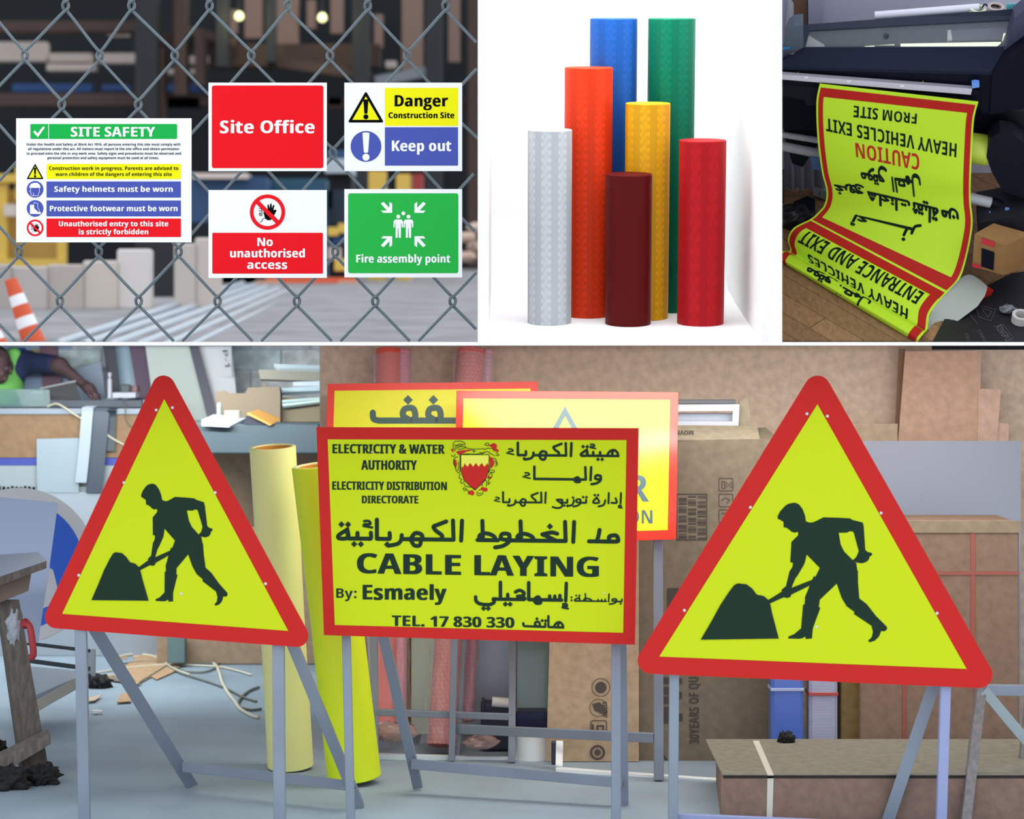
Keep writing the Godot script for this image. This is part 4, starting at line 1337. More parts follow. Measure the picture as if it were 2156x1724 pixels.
	part("support_arm", rz(0.7).board(pts("1650,268 1660,254 1722,252 1724,300 1690,352 1668,344 1656,300"), 0.06), mats.tray_black, o)
	part("support_arm", rz(0.5).board(pts("2077,330 2084,292 2106,278 2134,283 2156,300 2170,300 2170,420 2112,404 2088,362"), 0.08), mats.tray_black, o)
	part("leg", rz(0.62).board(pts("2104,238 2170,228 2170,520 2112,500"), 0.1), mat("stand_dark", c8(24, 25, 34), 0.6), o)
	part("leg", rz(0.8).board(pts("1600,380 1650,370 1650,470 1600,480"), 0.1), mats.stand_dark, o)
	for s in [[1634, 281, 1726, 296, 7.0], [1634, 305, 1728, 324, 10.5]]:
		m = MB.new()
		m.tube(PackedVector3Array([rz(0.64).at(s[0], s[1]), rz(0.64).at(s[2], s[3])]), [s[4] / F * 8.2], 14)
		part("cross_tube", m, mat("tube_grey", c8(150, 150, 160), 0.5), o)
	m = MB.new()
	m.tube(PackedVector3Array([rz(0.55).at(2036, 416), rz(0.55).at(2088, 427)]), [12.0 / F * 8.1], 16)
	part("cross_tube", m, mat("tube_white", c8(206, 206, 210), 0.5), o)
	m = MB.new()
	m.tube(PackedVector3Array([rz(0.55).at(2086, 426), rz(0.55).at(2094, 428), rz(0.55).at(2124, 440)]), [13.0 / F * 8.1, 13.0 / F * 8.1, 9.0 / F * 8.1], 14)
	part("tube_end", m, mats.tray_black, o)
	part("release_lever", rz(0.5).board(pts("2083,448 2112,455 2117,440 2125,441 2122,458 2098,459"), 0.012), mat("lever_blue", c8(120, 160, 224), 0.5), o, "pale blue release lever")
	part("foot", rz(0.45).board(pts("2060,470 2170,450 2170,492 2060,510"), 0.2), mats.stand_dark, o)
	# take-up roll and what leans round the printer
	m = MB.new()
	m.tube(PackedVector3Array([rz(0.56).at(2030, 309), rz(0.56).at(2082, 317)]), [33.0 / F * 8.1], 28)
	solo("film_roll", "yellow green film roll on the printer's black take-up hub, right of the banner", "roll", m, mat("film_lime", c8(196, 214, 70), 0.4))
	m = MB.new()
	m.slab(rz(0.66).all(pts("2048,246 2131,232 2126,262 2090,300 2046,300")), -rz(0.66).n * 0.004)
	solo("paper_sheet", "pale sheet hanging under the printer's right end behind the banner", "paper", m, mat("sheet_pale", c8(206, 208, 186), 0.7))
	# the banner
	var lx := [[1726, 176, .50], [1719, 215, .51], [1721, 287, .52], [1730, 359, .53], [1740, 401, .54], [1736, 430, .55], [1722, 448, .555], [1705, 462, .55], [1671, 480, .535], [1659, 503, .54], [1664, 524, 10.014], [1660, 530, 10.006], [1648, 529, 10.022], [1640, 541, 10.024], [1645, 551, 10.004]]
	var rx := [[2060, 214, .42], [2051, 251, .43], [2047, 311, .43], [2044, 380, .41], [2044, 424, .40], [2047, 482, .36], [2025, 577, .27], [1994, 616, .22], [1972, 640, .16], [1957, 664, .11], [1953, 692, 10.014], [1950, 698, 10.006], [1947, 700, 10.022], [1936, 713, 10.024], [1932, 722, 10.004]]
	for k in lx.size():   # 10 and more: that height less 10 above the floor
		var pa := rz(lx[k][2], 0.0) if lx[k][2] < 5.0 else rfloor(lx[k][2] - 10.0)
		var pb := rz(rx[k][2], 0.0) if rx[k][2] < 5.0 else rfloor(rx[k][2] - 10.0)
		ban_l.append(pa.at(lx[k][0], lx[k][1])); ban_r.append(pb.at(rx[k][0], rx[k][1]))
	var lime := mat("banner_lime", c8(190, 226, 52, 1.0), 0.42, 0.0, 0.25)
	var red := mat("banner_red", c8(182, 38, 34, 1.05), 0.42, 0.0, 0.2)
	o = thing("printed_banner", "yellow green banner with red border and upside down lettering, curling down from the printer", "banner", sheet_at(0.5, 10.0))
	var g := []
	for i in 14 * 8 + 1:
		var row := []
		for j in 25:
			row.append(sheet_at(j / 24.0, i / 8.0))
		g.append(row)
	m = MB.new()
	m.grid(g, 0.0012)
	part("sheet", m, lime, o)
	for q in [[0.012, 0.988, .28, .75], [0.012, 0.988, 6.25, 6.92], [0.012, 0.988, 7.06, 7.62], [0.012, .043, .75, 6.25], [.95, .988, .75, 6.25], [0.012, .05, 7.62, 10.9], [.93, .985, 7.62, 10.9], [0.012, .05, 11.2, 14.0], [.93, .985, 11.2, 14.0]]:
		part("border", patch(q[0], q[1], q[2], q[3], 0.0012), red, o)
	var ink := MB.new()
	var rink := MB.new()
	# rows: text, u of the left end and of the right end in the picture, base v left and right, cap v left and right
	for w in [["FROM SITE", .238, .64, .97, 1.02, 1.36, 1.38], ["HEAVY VEHICLES EXIT", .06, .9, 1.46, 1.9, 1.82, 2.32], ["CAUTION", .245, .66, 2.1, 2.3, 2.5, 2.76], ["ENTRANCE AND EXIT", .07, .9, 7.72, 7.72, 8.8, 8.75], ["HEAVY VEHICLES", .14, .86, 9.35, 9.35, 10.4, 10.4]]:
		var f := func(p: Vector2) -> Vector3: return sheet_lift(lerpf(w[1], w[2], 1.0 - p.x), lerpf(lerpf(w[3], w[4], 1.0 - p.x), lerpf(w[5], w[6], 1.0 - p.x), p.y), 0.0016)
		write(rink if w[0] == "CAUTION" else ink, f, H.n, w[0], Vector2(0, 0), Vector2(1, 0), Vector2(0, 1), true, 0.12)
	for w in [["meemI wawF qafI ainF space alef lamI ainM meemM lamF", .27, .66, 2.98, 3.2, 3.5, 3.98, .07], ["khahI rehF waw jeem space sheenI alefF hahI toothM+1a alefF tehF space toothI+3a qafM toothM+2b lamM tmF space meemI noonF", .07, .9, 3.62, 4.6, 4.2, 5.2, .05],
		["alefOver hahI bar bar bar bar thalF reh", .22, .66, 5.3, 5.3, 5.75, 5.75, .1], ["meemI wawF qafI ainF space alef lamI ainM meemM lamF", .2, .63, 12.2, 12.2, 13.4, 13.4, .06]]:
		# drawn in a flat strip 1 high and as wide as it looks, then laid on the sheet
		var asp := 6.5 if w[0].length() < 60 else 9.5
		if w[0].contains("bar bar"):
			asp = 4.6
		var f := func(p: Vector2) -> Vector3:
			var t: float = 1.0 - p.x / asp
			return sheet_lift(lerpf(w[1], w[2], t), lerpf(lerpf(w[3], w[4], t), lerpf(w[5], w[6], t), -p.y), 0.0016)
		arabic(ink, f, H.n, w[0], 0.0, asp, 0.0, 0.0, 1.0, 0.2)
	part("lettering", ink, mat("banner_ink", c8(16, 30, 22), 0.5, 0.0, 0.15), o)
	part("caution_lettering", rink, red, o)
	g = []
	var far := [[2080, 604, .25], [2074, 622, .2], [2058, 645, .15], [2022, 672, .11], [1985, 697, .08], [1962, 706, .065]]
	for k in 6:
		var r0 := sheet_at(1.0, 6.2 + k * 0.76)
		var r1: Vector3 = rz(far[k][2], 0.0).at(far[k][0], far[k][1])
		var row := []
		for j in 9:
			var t := j / 8.0
			row.append(r0.lerp(r1, t) + back * 0.05 * sin(PI * t) * (1.0 - k / 6.0))
		g.append(row)
	m = MB.new()
	m.grid(g, 0.001)
	part("underside", m, mat("banner_back", c8(168, 172, 164), 0.6), o, "grey white back of the banner")
	part("curled_corner", rz(0.24, 0.0).board(pts("2080,604 2092,611 2086,622 2064,631"), 0.002), red, o)
	# left of the banner
	g = []
	for i in 9:
		var row := []
		for j in 33:
			var t := j / 32.0
			row.append(rz(0.86).at(lerpf(1632, 1745, t), lerpf(168 + 8 * t, 398, i / 8.0)) - room_b.z * 0.016 * sin(t * 34.0) * (0.4 + i / 12.0))
		g.append(row)
	m = MB.new()
	m.grid(g, 0.002)
	solo("curtain", "pale lavender cloth hanging in folds behind the printer's left leg", "curtain", m, mat("curtain_cloth", c8(142, 138, 158), 0.9))
	solo("blue_bin", "small blue container under the grey tubes at the printer's left end", "bin", px_hexa([[1706, 330], [1732, 332], [1730, 360], [1712, 356]], [[1708, 326], [1734, 328], [1732, 350], [1714, 346]], rz(0.62), rz(0.72)), mat("bin_blue", c8(60, 92, 150), 0.5))
	o = thing("drawer_unit", "small white two drawer box on the floor left of the banner", "drawers", fl.at(1727, 420))
	part("body", px_hexa([[1711, 392], [1746, 402], [1746, 424], [1712, 411]], [[1722, 383], [1752, 388], [1752, 404], [1722, 400]], rz(0.8, 20), rz(0.92, 20)), mat("drawer_white", c8(166, 168, 178), 0.6), o)
	part("drawer", rz(0.795, 20).board(pts("1713,394.5 1726,398 1726,415 1714,410.5"), 0.004, 0.003), mat("drawer_front", c8(150, 152, 164), 0.6), o)
	part("drawer", rz(0.795, 20).board(pts("1728,398.6 1744,403 1744,422 1728,416"), 0.004, 0.003), mats.drawer_front, o)
	m = MB.new()
	m.slab(rfloor(0.03).all(pts("1671,425 1700,412 1716,420 1716,452 1690,446 1672,432")), -room_b.y * 0.03)
	solo("black_tray", "flat black tray lying on the floor below the white drawer box", "tray", m, mats.tray_black)
	m = MB.new()
	m.blob(fl.at(1668, 468) + room_b.y * 0.02, Vector3(0.075, 0.045, 0.075), 11, 0.3)
	solo("black_bag", "crumpled black bag on the floor at the print room's left edge", "bag", m, mat("bag_black", c8(20, 20, 26), 0.45))
	# top left corner
	m = MB.new()
	m.lathe(Transform3D(room_b, rz(0.98).at(1664, 120)), PackedVector2Array([Vector2(0, 0), Vector2(0.027, 0), Vector2(0.027, 0.235), Vector2(0.012, 0.237), Vector2(0.012, 0.21), Vector2(0, 0.21)]), 24)
	solo("paper_roll", "upright white paper roll at the top left behind the printer", "roll", m, mat("paper_white", c8(214, 214, 226), 0.7))
	solo("timber_post", "brown timber post between white roll and pale column at the wall", "post", rz(1.03, 0.0).board(pts("1668,-60 1696,-60 1698,120 1672,120"), 0.03, 0.04), mat("post_brown", c8(126, 92, 70), 0.7))
	solo("wall_column", "pale lavender column on the rear wall beside the brown post", "column", rz(1.03, 0.0).board(pts("1698,-60 1728,-60 1730,120 1700,120"), 0.05, 0.06), mat("column_pale", c8(170, 168, 196), 0.8))
	# on the printer
	m = MB.new()
	m.tube(PackedVector3Array([rz(0.70).at(1842, 33), rz(0.70).at(2062, 16)]), [8.5 / F * 8.3], 18)
	solo("paper_roll", "long white paper roll lying along the top of the printer", "roll", m, mats.paper_white)
	for k in 2:
		m = MB.new()
		var tb := Transform3D(room_b, rz(0.69).at([2058, 2096][k], [27, 23][k]))
		m.lathe(tb, PackedVector2Array([Vector2(0.019, 0.0), Vector2(0.029, 0.0), Vector2(0.029, 0.018), Vector2(0.019, 0.018), Vector2(0.019, 0.0)]), 24)
		solo("tape_roll", ["masking tape roll on the printer, beside the white paper roll's end", "masking tape roll on the printer, next to the teal box"][k], "tape", m, mat("masking_tape_%d" % k, [c8(202, 206, 178), c8(176, 162, 158)][k], 0.7), "tape rolls on the printer")
	m = MB.new()
	m.tube(curve3([rz(0.70).at(2068, 16), rz(0.70).at(2074, 9), rz(0.70).at(2082, 14), rz(0.70).at(2090, 11), rz(0.70).at(2104, 14)], 5), [0.0025], 6)
	solo("black_cable", "short black cable looping over the tape rolls on the printer", "cable", m, mats.ink)
	solo("teal_box", "small teal box on the top right of the printer", "box", px_hexa([[2119, 9], [2138, 8], [2138, 20], [2119, 21]], [[2122, 8], [2141, 7], [2141, 18], [2122, 19]], rz(0.69), rz(0.72)), mat("teal_card", c8(96, 190, 206), 0.6))
	# right of the banner
	o = thing("carton", "brown cardboard carton with red label under the printer's right end", "box", fl.at(2090, 575))
	part("body", px_hexa([[2052, 492], [2117, 516], [2112, 579], [2047, 560]], [[2092, 470], [2170, 492], [2170, 558], [2092, 540]], rz(0.32, 15), rz(0.46, 15)), tri_tex(mat("carton_brown", c8(158, 116, 66), 0.8), noise_tex("card", 0.03, 0.88, 1.0), Vector3(3, 3, 3)), o)
	m = MB.new()
	decal(m, rz(0.32, 15), pts("2068,499 2095,508 2094,520 2067,512"), 0.003); decal(m, rz(0.32, 15), pts("2047,552 2066,558 2066,566 2047,561"), 0.003)
	part("red_label", m, mat("label_red", c8(196, 44, 52), 0.6), o)
	m = MB.new()
	decal(m, rz(0.32, 15), pts("2067,521 2094,530 2092,568 2066,560"), 0.003)
	part("hand_hole", m, mats.tray_black, o)
	m = MB.new()
	m.slab(rfloor(0.004).all(pts("1962,722 2000,650 2080,600 2130,575 2240,560 2240,735 1962,735")), -room_b.y * 0.003)
	o = solo("black_sheet", "black printed sheet lying on the floor right of the banner", "sheet", m, mat("sheet_black", c8(22, 20, 26), 0.5))
	m = MB.new()
	var fm := rfloor(0.006)
	var ff := func(q: Vector2) -> Vector3: return fm.at(q.x, q.y)
	var grey := mat("print_grey", c8(84, 82, 88), 0.6)
	for w in [["KINGPLE", 2096, 690, 2120, 722, 11, -8], ["DANU", 2057, 697, 2073, 722, 6, -4], ["3BU", 2030, 702, 2038, 722, 7, -3]]:
		m = MB.new()
		write(m, ff, room_b.y, w[0], Vector2(w[1], w[2]), Vector2(w[3], w[4]), Vector2(w[5], w[6]), w[0] == "KINGPLE")
		part("lettering", m, grey, o)
	for r in [pts("2052,640 2096,652 2086,676 2062,668 2052,640"), pts("2066,648 2088,656 2080,668 2066,648"), pts("2092,688 2112,684 2134,712 2120,728"), pts("2040,660 2058,682")]:
		m = MB.new()
		stroke(m, ff, room_b.y, Array(r), 1.0)
		part("print_line", m, grey, o)
	m = MB.new()
	m.lathe(Transform3D(room_b, fm.at(2148, 676)), PackedVector2Array([Vector2(0.021, 0.0), Vector2(0.032, 0.0), Vector2(0.032, 0.03), Vector2(0.021, 0.03), Vector2(0.021, 0.0)]), 28)
	solo("tape_roll", "white tape roll lying on the black printed sheet", "tape", m, mat("tape_white", c8(206, 200, 196), 0.6))
	m = MB.new()
	m.blob(fm.at(2120, 656) + room_b.y * 0.01, Vector3(0.026, 0.014, 0.02), 17, 0.4)
	solo("paper_scrap", "crumpled grey scrap beside the white tape roll", "scrap", m, mat("scrap_grey", c8(120, 124, 132), 0.7))
# ---- the sign workshop
func lean(p: PackedVector2Array, dt: float, db: float, thick: float, side := 0.0) -> MB:   # a sheet whose top edge is dt and bottom edge db away, its right end nearer by side
	var lo := p[0]
	var hi := p[0]
	for q in p:
		lo = lo.min(q); hi = hi.max(q)
	return through(P(lo.x, lo.y, dt), P(hi.x, lo.y, dt - side), P(lo.x, hi.y, db)).board(p, thick)

func pxbar(x0: float, y0: float, d0: float, x1: float, y1: float, d1: float, w: float, deep: float, c := 0.002) -> MB:   # a bar between two pixels, w pixels wide
	var m := MB.new()
	var a := P(x0, y0, d0)
	var b := P(x1, y1, d1)
	m.bar(a, b, w * (d0 + d1) / 2.0 / F, deep, Vector3.BACK, c)
	return m

func angle_bar(x0: float, y0: float, d0: float, x1: float, y1: float, d1: float, w: float, flip := 1.0) -> MB:   # an L profile
	var m := MB.new()
	var a := P(x0, y0, d0)
	var b := P(x1, y1, d1)
	var ww := w * (d0 + d1) / 2.0 / F
	var y := (b - a).normalized()
	var x := y.cross(Vector3.BACK).normalized()
	var z := x.cross(y)
	m.bar(a, b, ww, 0.004, Vector3.BACK, 0.001)
	m.bar(a + x * (ww * 0.5 - 0.002) * flip - z * ww * 0.5, b + x * (ww * 0.5 - 0.002) * flip - z * ww * 0.5, 0.004, ww, Vector3.BACK, 0.001)
	return m

func vert_roll(x0: float, y0: float, d0: float, x1: float, y1: float, d1: float, r: float) -> Array:   # foot, axis basis, length, radius in metres
	var a := P(x0, y0, d0)
	var b := P(x1, y1, d1)
	var y := (b - a).normalized()
	var x := y.cross(Vector3.BACK).normalized()
	return [Transform3D(Basis(x, y, x.cross(y)), a), a.distance_to(b), r * (d0 + d1) / 2.0 / F]

func digger(o: Node3D, pl: Pl, to: Callable) -> void:   # the road works picture
	var m := MB.new()
	var upper := func(s: String) -> PackedVector2Array: return zoomed(s, 1580, 720, 3.448)
	var lower := func(s: String) -> PackedVector2Array: return zoomed(s, 1580, 1200, 3.29)
	var body := PackedVector2Array()
	body.append_array(upper.call("300,1168 325,1166 352,1178 378,1212 396,1258 403,1302 430,1310 455,1308 490,1292 530,1272 625,1275 640,1380 655,1470 680,1520 740,1580 768,1604 776,1660"))
	body.append_array(lower.call("744,0 745,90 754,196 805,235 870,318 904,352 946,394 945,412 928,424 905,422 890,460 862,488 826,500 814,490 840,464 848,428 838,386 715,304 720,290 665,250 630,190 597,94 560,130 480,206 474,254 484,262 455,340 432,404 426,474 382,478 380,460 360,472 335,476 262,474 262,460 300,445 350,404 364,240 375,236 378,185 395,145 418,85 440,40"))
	body.append_array(upper.call("470,1705 503,1640 408,1543 395,1600 385,1622 345,1690"))
	body.append_array(lower.call("310,60 282,128 270,148 220,150 216,135 245,112 270,10"))
	body.append_array(upper.call("305,1630 308,1602 288,1598 297,1450 330,1418 346,1402 345,1378 318,1384 297,1376 275,1357 256,1346 240,1345 240,1306 215,1290 198,1284 196,1266 214,1230 250,1190 275,1174"))
	var shapes := [body, upper.call("620,1274 725,1280 736,1290 815,1310 822,1340 833,1508 850,1524 880,1530 884,1545 864,1558 858,1580 840,1596 808,1606 768,1600 742,1584 768,1560 786,1518 750,1386 742,1374 716,1374 700,1384 612,1384"),
		lower.call("440,62 446,90 285,168 250,192 230,188 132,232 118,210 215,150"), lower.call("215,140 245,112 282,120 290,150 276,186 250,194 224,180")]
	var pile := zoomed("1563,482 1640,350 1700,240 1760,150 1795,104 1820,92 1880,98 1920,128 1950,168 1974,176", 1000, 1200, 3.29)
	pile.append_array(lower.call("60,172 92,180 124,206 134,222 150,300 196,474"))
	shapes.append(pile)
	for k in shapes.size():
		var s: PackedVector2Array = shapes[k]
		var q := PackedVector3Array()
		for a in s:
			var w: Vector2 = to.call(a)
			q.append(pl.at(w.x, w.y, 0.002 + 0.0004 * k))
		m.flat(q, pl.n)
	part("pictogram", m, mats.sign_ink, o)

func tri_sign(label: String, pl: Pl, outer: PackedVector2Array, inner: PackedVector2Array, r: float, bolts: PackedVector2Array, to: Callable) -> Node3D:
	var o := thing("warning_sign", label, "sign", on_floor((outer[1].x + outer[2].x) / 2.0, 1735), "road works triangle signs on trestle legs")
	part("panel", pl.board(rounded(outer, r), 0.004), mats.sign_red, o)
	var m := MB.new()
	decal(m, pl, inner, 0.0012)
	part("yellow_field", m, mats.sign_lime, o)
	digger(o, pl, to)
	for b in bolts:
		m = MB.new()
		var at := pl.at(b.x, b.y, 0.0)
		m.blob(at, Vector3(0.0058, 0.0058, 0.004), 3, 0.0, 6)
		part("bolt", m, mats.bolt_metal, o)
	return o

func workshop() -> void:
	var card_t := noise_tex("card", 0.008, 0.982, 1.0)
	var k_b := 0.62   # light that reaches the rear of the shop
	var card := func(key: String, c: Color) -> StandardMaterial3D: return tri_tex(mat(key, c, 0.85, 0.0, 0.3), card_t, Vector3(2.5, 2.5, 2.5))
	mat("sign_red", c8(196, 42, 38, 1.1), 0.45, 0.0, 0.2); mat("sign_lime", c8(206, 224, 34, 1.2), 0.5, 0.0, 0.15); mat("sign_ink", c8(34, 52, 42), 0.5, 0.0, 0.12); mat("bolt_metal", c8(206, 206, 206), 0.35, 0.4)
	var steel := tri_tex(mat("leg_steel", c8(134, 145, 160), 0.5, 0.1), noise_tex("steel_grain", 0.01, 0.9, 1.0, 2), Vector3(1, 1, 1))
	# ---------- shell of the shop's rear
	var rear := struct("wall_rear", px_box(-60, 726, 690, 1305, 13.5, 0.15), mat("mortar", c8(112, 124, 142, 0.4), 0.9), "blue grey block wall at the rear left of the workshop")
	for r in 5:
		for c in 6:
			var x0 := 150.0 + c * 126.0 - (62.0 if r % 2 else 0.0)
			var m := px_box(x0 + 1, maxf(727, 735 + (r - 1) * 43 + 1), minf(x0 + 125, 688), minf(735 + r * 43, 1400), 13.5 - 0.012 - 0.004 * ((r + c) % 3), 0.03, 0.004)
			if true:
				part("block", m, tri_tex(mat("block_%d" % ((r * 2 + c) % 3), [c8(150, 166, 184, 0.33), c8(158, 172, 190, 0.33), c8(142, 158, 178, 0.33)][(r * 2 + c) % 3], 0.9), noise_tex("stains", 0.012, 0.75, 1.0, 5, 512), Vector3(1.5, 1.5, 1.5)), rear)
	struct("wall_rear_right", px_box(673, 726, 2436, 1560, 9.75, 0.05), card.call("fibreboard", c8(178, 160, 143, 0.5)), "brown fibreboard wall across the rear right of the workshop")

	# ---------- front row: two triangles and the board between
	var pl := through(P(342, 760, 7.86), P(82, 1320, 7.84), P(667, 1366, 7.72))
	var r0 := [Vector2(1721, 851), Vector2(1388, 1382), Vector2(2035, 1408)]
	var l0 := [Vector2(346, 840), Vector2(131, 1292), Vector2(607, 1328)]
	var basis := Transform2D(r0[1] - r0[0], r0[2] - r0[0], r0[0]).affine_inverse()
	var left := Transform2D(l0[1] - l0[0], l0[2] - l0[0], l0[0]) * basis
	var o := tri_sign("left yellow road works triangle sign with red border, beside the wooden bench", pl, pts("342.5,760.6 82.2,1320 667,1365.3"), pts("346,840 131,1292 607,1328"), 24.0, pts("329,863 363,858 261,1016 453,1037 166,1211 559,1229 381,1250"), func(q: Vector2) -> Vector2: return left * q)
	part("leg", pxbar(168, 1180, 7.86, 178, 1731, 7.79, 24, 0.03), steel, o); part("leg", pxbar(586, 1300, 7.775, 589, 1738, 7.745, 25, 0.03), steel, o)
	part("rear_leg", angle_bar(196, 1318, 7.93, 405, 1656, 8.4, 27), steel, o); part("rear_leg", angle_bar(612, 1350, 7.8, 757, 1702, 8.03, 22, -1.0), steel, o)
	part("crossbar", angle_bar(384, 1614, 8.32, 745, 1655, 7.98, 22), steel, o)
	pl = through(P(1722, 763, 7.74), P(1322, 1416, 7.67), P(2111, 1451, 7.65))
	o = tri_sign("right yellow road works triangle sign, the larger and more upright, before cardboard boxes", pl, pts("1722,763.4 1322,1416.4 2111,1450.6"), pts("1721,851 1388,1382 2035,1408"), 28.0, pts("1699,871 1742,876 1580,1068 1855,1080 1441,1285 1973,1291 1719,1320"), func(q: Vector2) -> Vector2: return q)
	part("leg", pxbar(1420, 1300, 7.705, 1417, 1745, 7.69, 20, 0.03), steel, o); part("leg", pxbar(1994, 1330, 7.69, 1981, 1745, 7.685, 21, 0.03), mat("leg_lilac", c8(140, 150, 190), 0.5), o)
	part("rear_leg", angle_bar(1970, 1430, 7.75, 1866, 1738, 7.8, 26, -1.0), steel, o)
	part("crossbar", pxbar(1424, 1721, 7.72, 1985, 1745, 7.72, 18, 0.02), mats.leg_lilac, o)
	pl = through(P(666, 899, 7.97), P(1345, 901, 7.95), P(682, 1337, 7.85))
	o = thing("cable_board", "wide CABLE LAYING sign board with red border between the two triangles", "sign", on_floor(1010, 1726))
	part("panel", pl.board(pts("666,899 1345,901 1337,1357 682,1337"), 0.004), mats.sign_red, o)
	var m := MB.new()
	decal(m, pl, pts("690,925 1319,926.5 1312,1332 705,1315.5"), 0.0008)
	part("yellow_field", m, mats.sign_lime, o)
	m = MB.new()
	for w in [["ELECTRICITY & WATER", 700, 936.5, 954.5, 19.5, 955.5], ["AUTHORITY", 760.5, 878, 989, 20, 989.5], ["ELECTRICITY DISTRIBUTION", 699.5, 941, 1031, 17.5, 1032], ["DIRECTORATE", 762, 881, 1059.5, 16, 1060], ["CABLE LAYING", 751.5, 1261, 1207, 42, 1215], ["By:", 708, 751, 1258.5, 20, 1259], ["Esmaely", 763.5, 940.7, 1262, 31, 1263], ["TEL. 17 830 330", 825, 1083, 1317.5, 22, 1322]]:
		m = MB.new()
		line(m, pl, w[0], w[1], w[2], w[3], w[4], true, w[5], w[4] * 0.07 if w[0] != "By:" else 0.0)
		part("lettering", m, mats.sign_ink, o)
	m = MB.new()
	arab(m, pl, "hehI toothM+2b toothM+h tmF space alef lamI kafM hehM rehF toothI+1b alefF hamza", 1067, 1302, 959, 961, 27, 5.4)
	part("arabic_lettering", m, mats.sign_ink, o)
	m = MB.new()
	arab(m, pl, "waw alef lamI meemM bar bar bar alefF hamza", 1101.5, 1265, 1009, 1011, 27, 5.4)
	part("arabic_lettering", m, mats.sign_ink, o)
	m = MB.new()
	arab(m, pl, "alefUnder dal alef reh tm space toothI+2a wawF zain toothI+2b ainF space alef lamI kafM hehM rehF toothI+1b alefF hamza", 1040.6, 1310, 1058, 1060, 22, 4.2)
	part("arabic_lettering", m, mats.sign_ink, o)
	m = MB.new()
	arab(m, pl, "meemI dalF space alef lamI khahI tahM wawF tahF space alef lamI kafM hehM rehF toothI+1b alefF toothI+h toothM+2b tmF", 711.7, 1301.6, 1135, 1142, 42, 8.6)
	part("arabic_lettering", m, mats.sign_ink, o)
	m = MB.new()
	arab(m, pl, "alefUnder seenI meemM alefF ainI toothM+2b lamM yehF", 1001.5, 1196, 1262, 1265, 37, 7.4)
	part("arabic_lettering", m, mats.sign_ink, o)
	m = MB.new()
	arab(m, pl, "toothI+1b wawF alef seenI tahM tmF colon", 1209.7, 1309.4, 1265.5, 1267, 16, 3.4)
	part("arabic_lettering", m, mats.sign_ink, o)
	m = MB.new()
	arab(m, pl, "hehI alefF toothI+2a fehF", 1101.8, 1186, 1319, 1322, 24, 5)
	part("arabic_lettering", m, mats.sign_ink, o)
	# crest: red shield under a saw-toothed chief, leaf scrolls round it
	m = MB.new()
	decal(m, pl, pts("970.5,992 972,982 975,985 978,976 984,983 990,975 996,983 1002,975 1008,983 1014,975 1020,983 1026,976 1029,981 1028,995 1022,1010 1012,1022 1000,1031 988,1023 977,1010"), 0.0016)
	part("crest_shield", m, mats.sign_red, o)
	for c in ["175,250 270,230 380,218 410,232 330,252 270,282 215,302", "650,160 735,122 780,150 775,205 812,235 790,262 740,235 700,190", "670,318 712,342 745,420 722,468 692,500 672,420", "498,832 560,770 640,788 642,830 600,842 545,816", "362,828 420,818 452,860 425,900 365,880", "138,392 178,366 192,440 172,500 140,440", "95,215 130,205 150,260 120,255", "640,612 702,622 690,656 655,650"]:
		m = MB.new()
		decal(m, pl, zoomed(c, 935, 915, 7.0), 0.0016)
		part("crest_leaf", m, mats.sign_red, o)
	m = MB.new()
	pen(m, pl, "970,957 1030,957 1029.5,990 1022,1011 1000,1032 977,1011 970,990 970,957", 1.2)
	var cf := func(q: Vector2) -> Vector3: return pl.at(q.x, q.y, 0.0022)
	for c in ["180,90 135,130 140,200 170,240", "190,100 240,95 300,120 305,150 250,140 200,150 160,190", "165,210 230,180 320,180 270,210 200,220", "150,150 200,165 270,160", "320,195 400,215 440,260", "250,292 340,285 430,288 560,280 600,262", "410,215 450,210 440,245 470,240", "470,212 560,212 580,205 600,222 640,200 720,215 735,250", "520,262 570,270 640,250 700,290 740,310", "600,150 630,125 660,135 640,165 600,150", "760,260 800,290 800,312 760,300", "110,300 125,320 155,315 160,290", "200,330 160,340 140,400 160,460 185,540 230,550 235,300", "240,580 222,640 260,660 240,700 270,722 295,690", "300,720 310,760 350,760", "280,790 300,825 330,805 300,785 280,790", "330,800 360,850 355,880", "350,775 420,780 450,810", "490,840 485,885 520,900 570,870 572,840", "505,862 525,872 545,860", "560,760 570,700 610,670 630,700 620,760", "640,640 690,560 705,620 660,660 650,735 680,700", "720,350 760,360 785,440 750,465", "740,380 765,410 770,440", "690,520 740,530 730,560 690,550", "660,440 680,480 660,560", "155,360 140,420 175,490", "210,400 215,470 200,530"]:
		stroke(m, cf, pl.n, smooth(Array(zoomed(c, 935, 915, 7.0)), 5), 1.3)
	part("crest_scroll", m, mats.sign_ink, o)
	m = MB.new()
	decal(m, pl, pts("971.5,959 1028.5,959 1028,976 1026,974 1020,982 1014,974 1008,982 1002,974 996,982 990,974 984,982 978,974 975,984 972,980"), 0.0014)
	part("crest_chief", m, mat("crest_yellow", c8(222, 222, 70), 0.5), o)
	part("leg", pxbar(727, 1250, 7.92, 738.5, 1728, 7.82, 18, 0.03), steel, o); part("leg", pxbar(1297, 1250, 7.92, 1297, 1728, 7.82, 20, 0.03), steel, o)
	part("rear_leg", angle_bar(802, 1320, 8.0, 880, 1660, 8.36, 21, -1.0), steel, o); part("rear_leg", angle_bar(1311, 1320, 8.0, 1316, 1696, 8.08, 15), steel, o)
	part("crossbar", angle_bar(866, 1608, 8.28, 1310, 1648, 8.05, 22), steel, o)
	for b in pts("742,1252 1273,1249 783,952"):
		m = MB.new()
		m.blob(pl.at(b.x, b.y), Vector3(0.004, 0.004, 0.003), 3, 0.0, 6)
		part("bolt", m, mats.bolt_metal, o)

	# ---------- the two boards behind the middle one
	pl = through(P(965, 822, 9.0), P(1428, 826, 8.74), P(1423, 1135, 8.58))
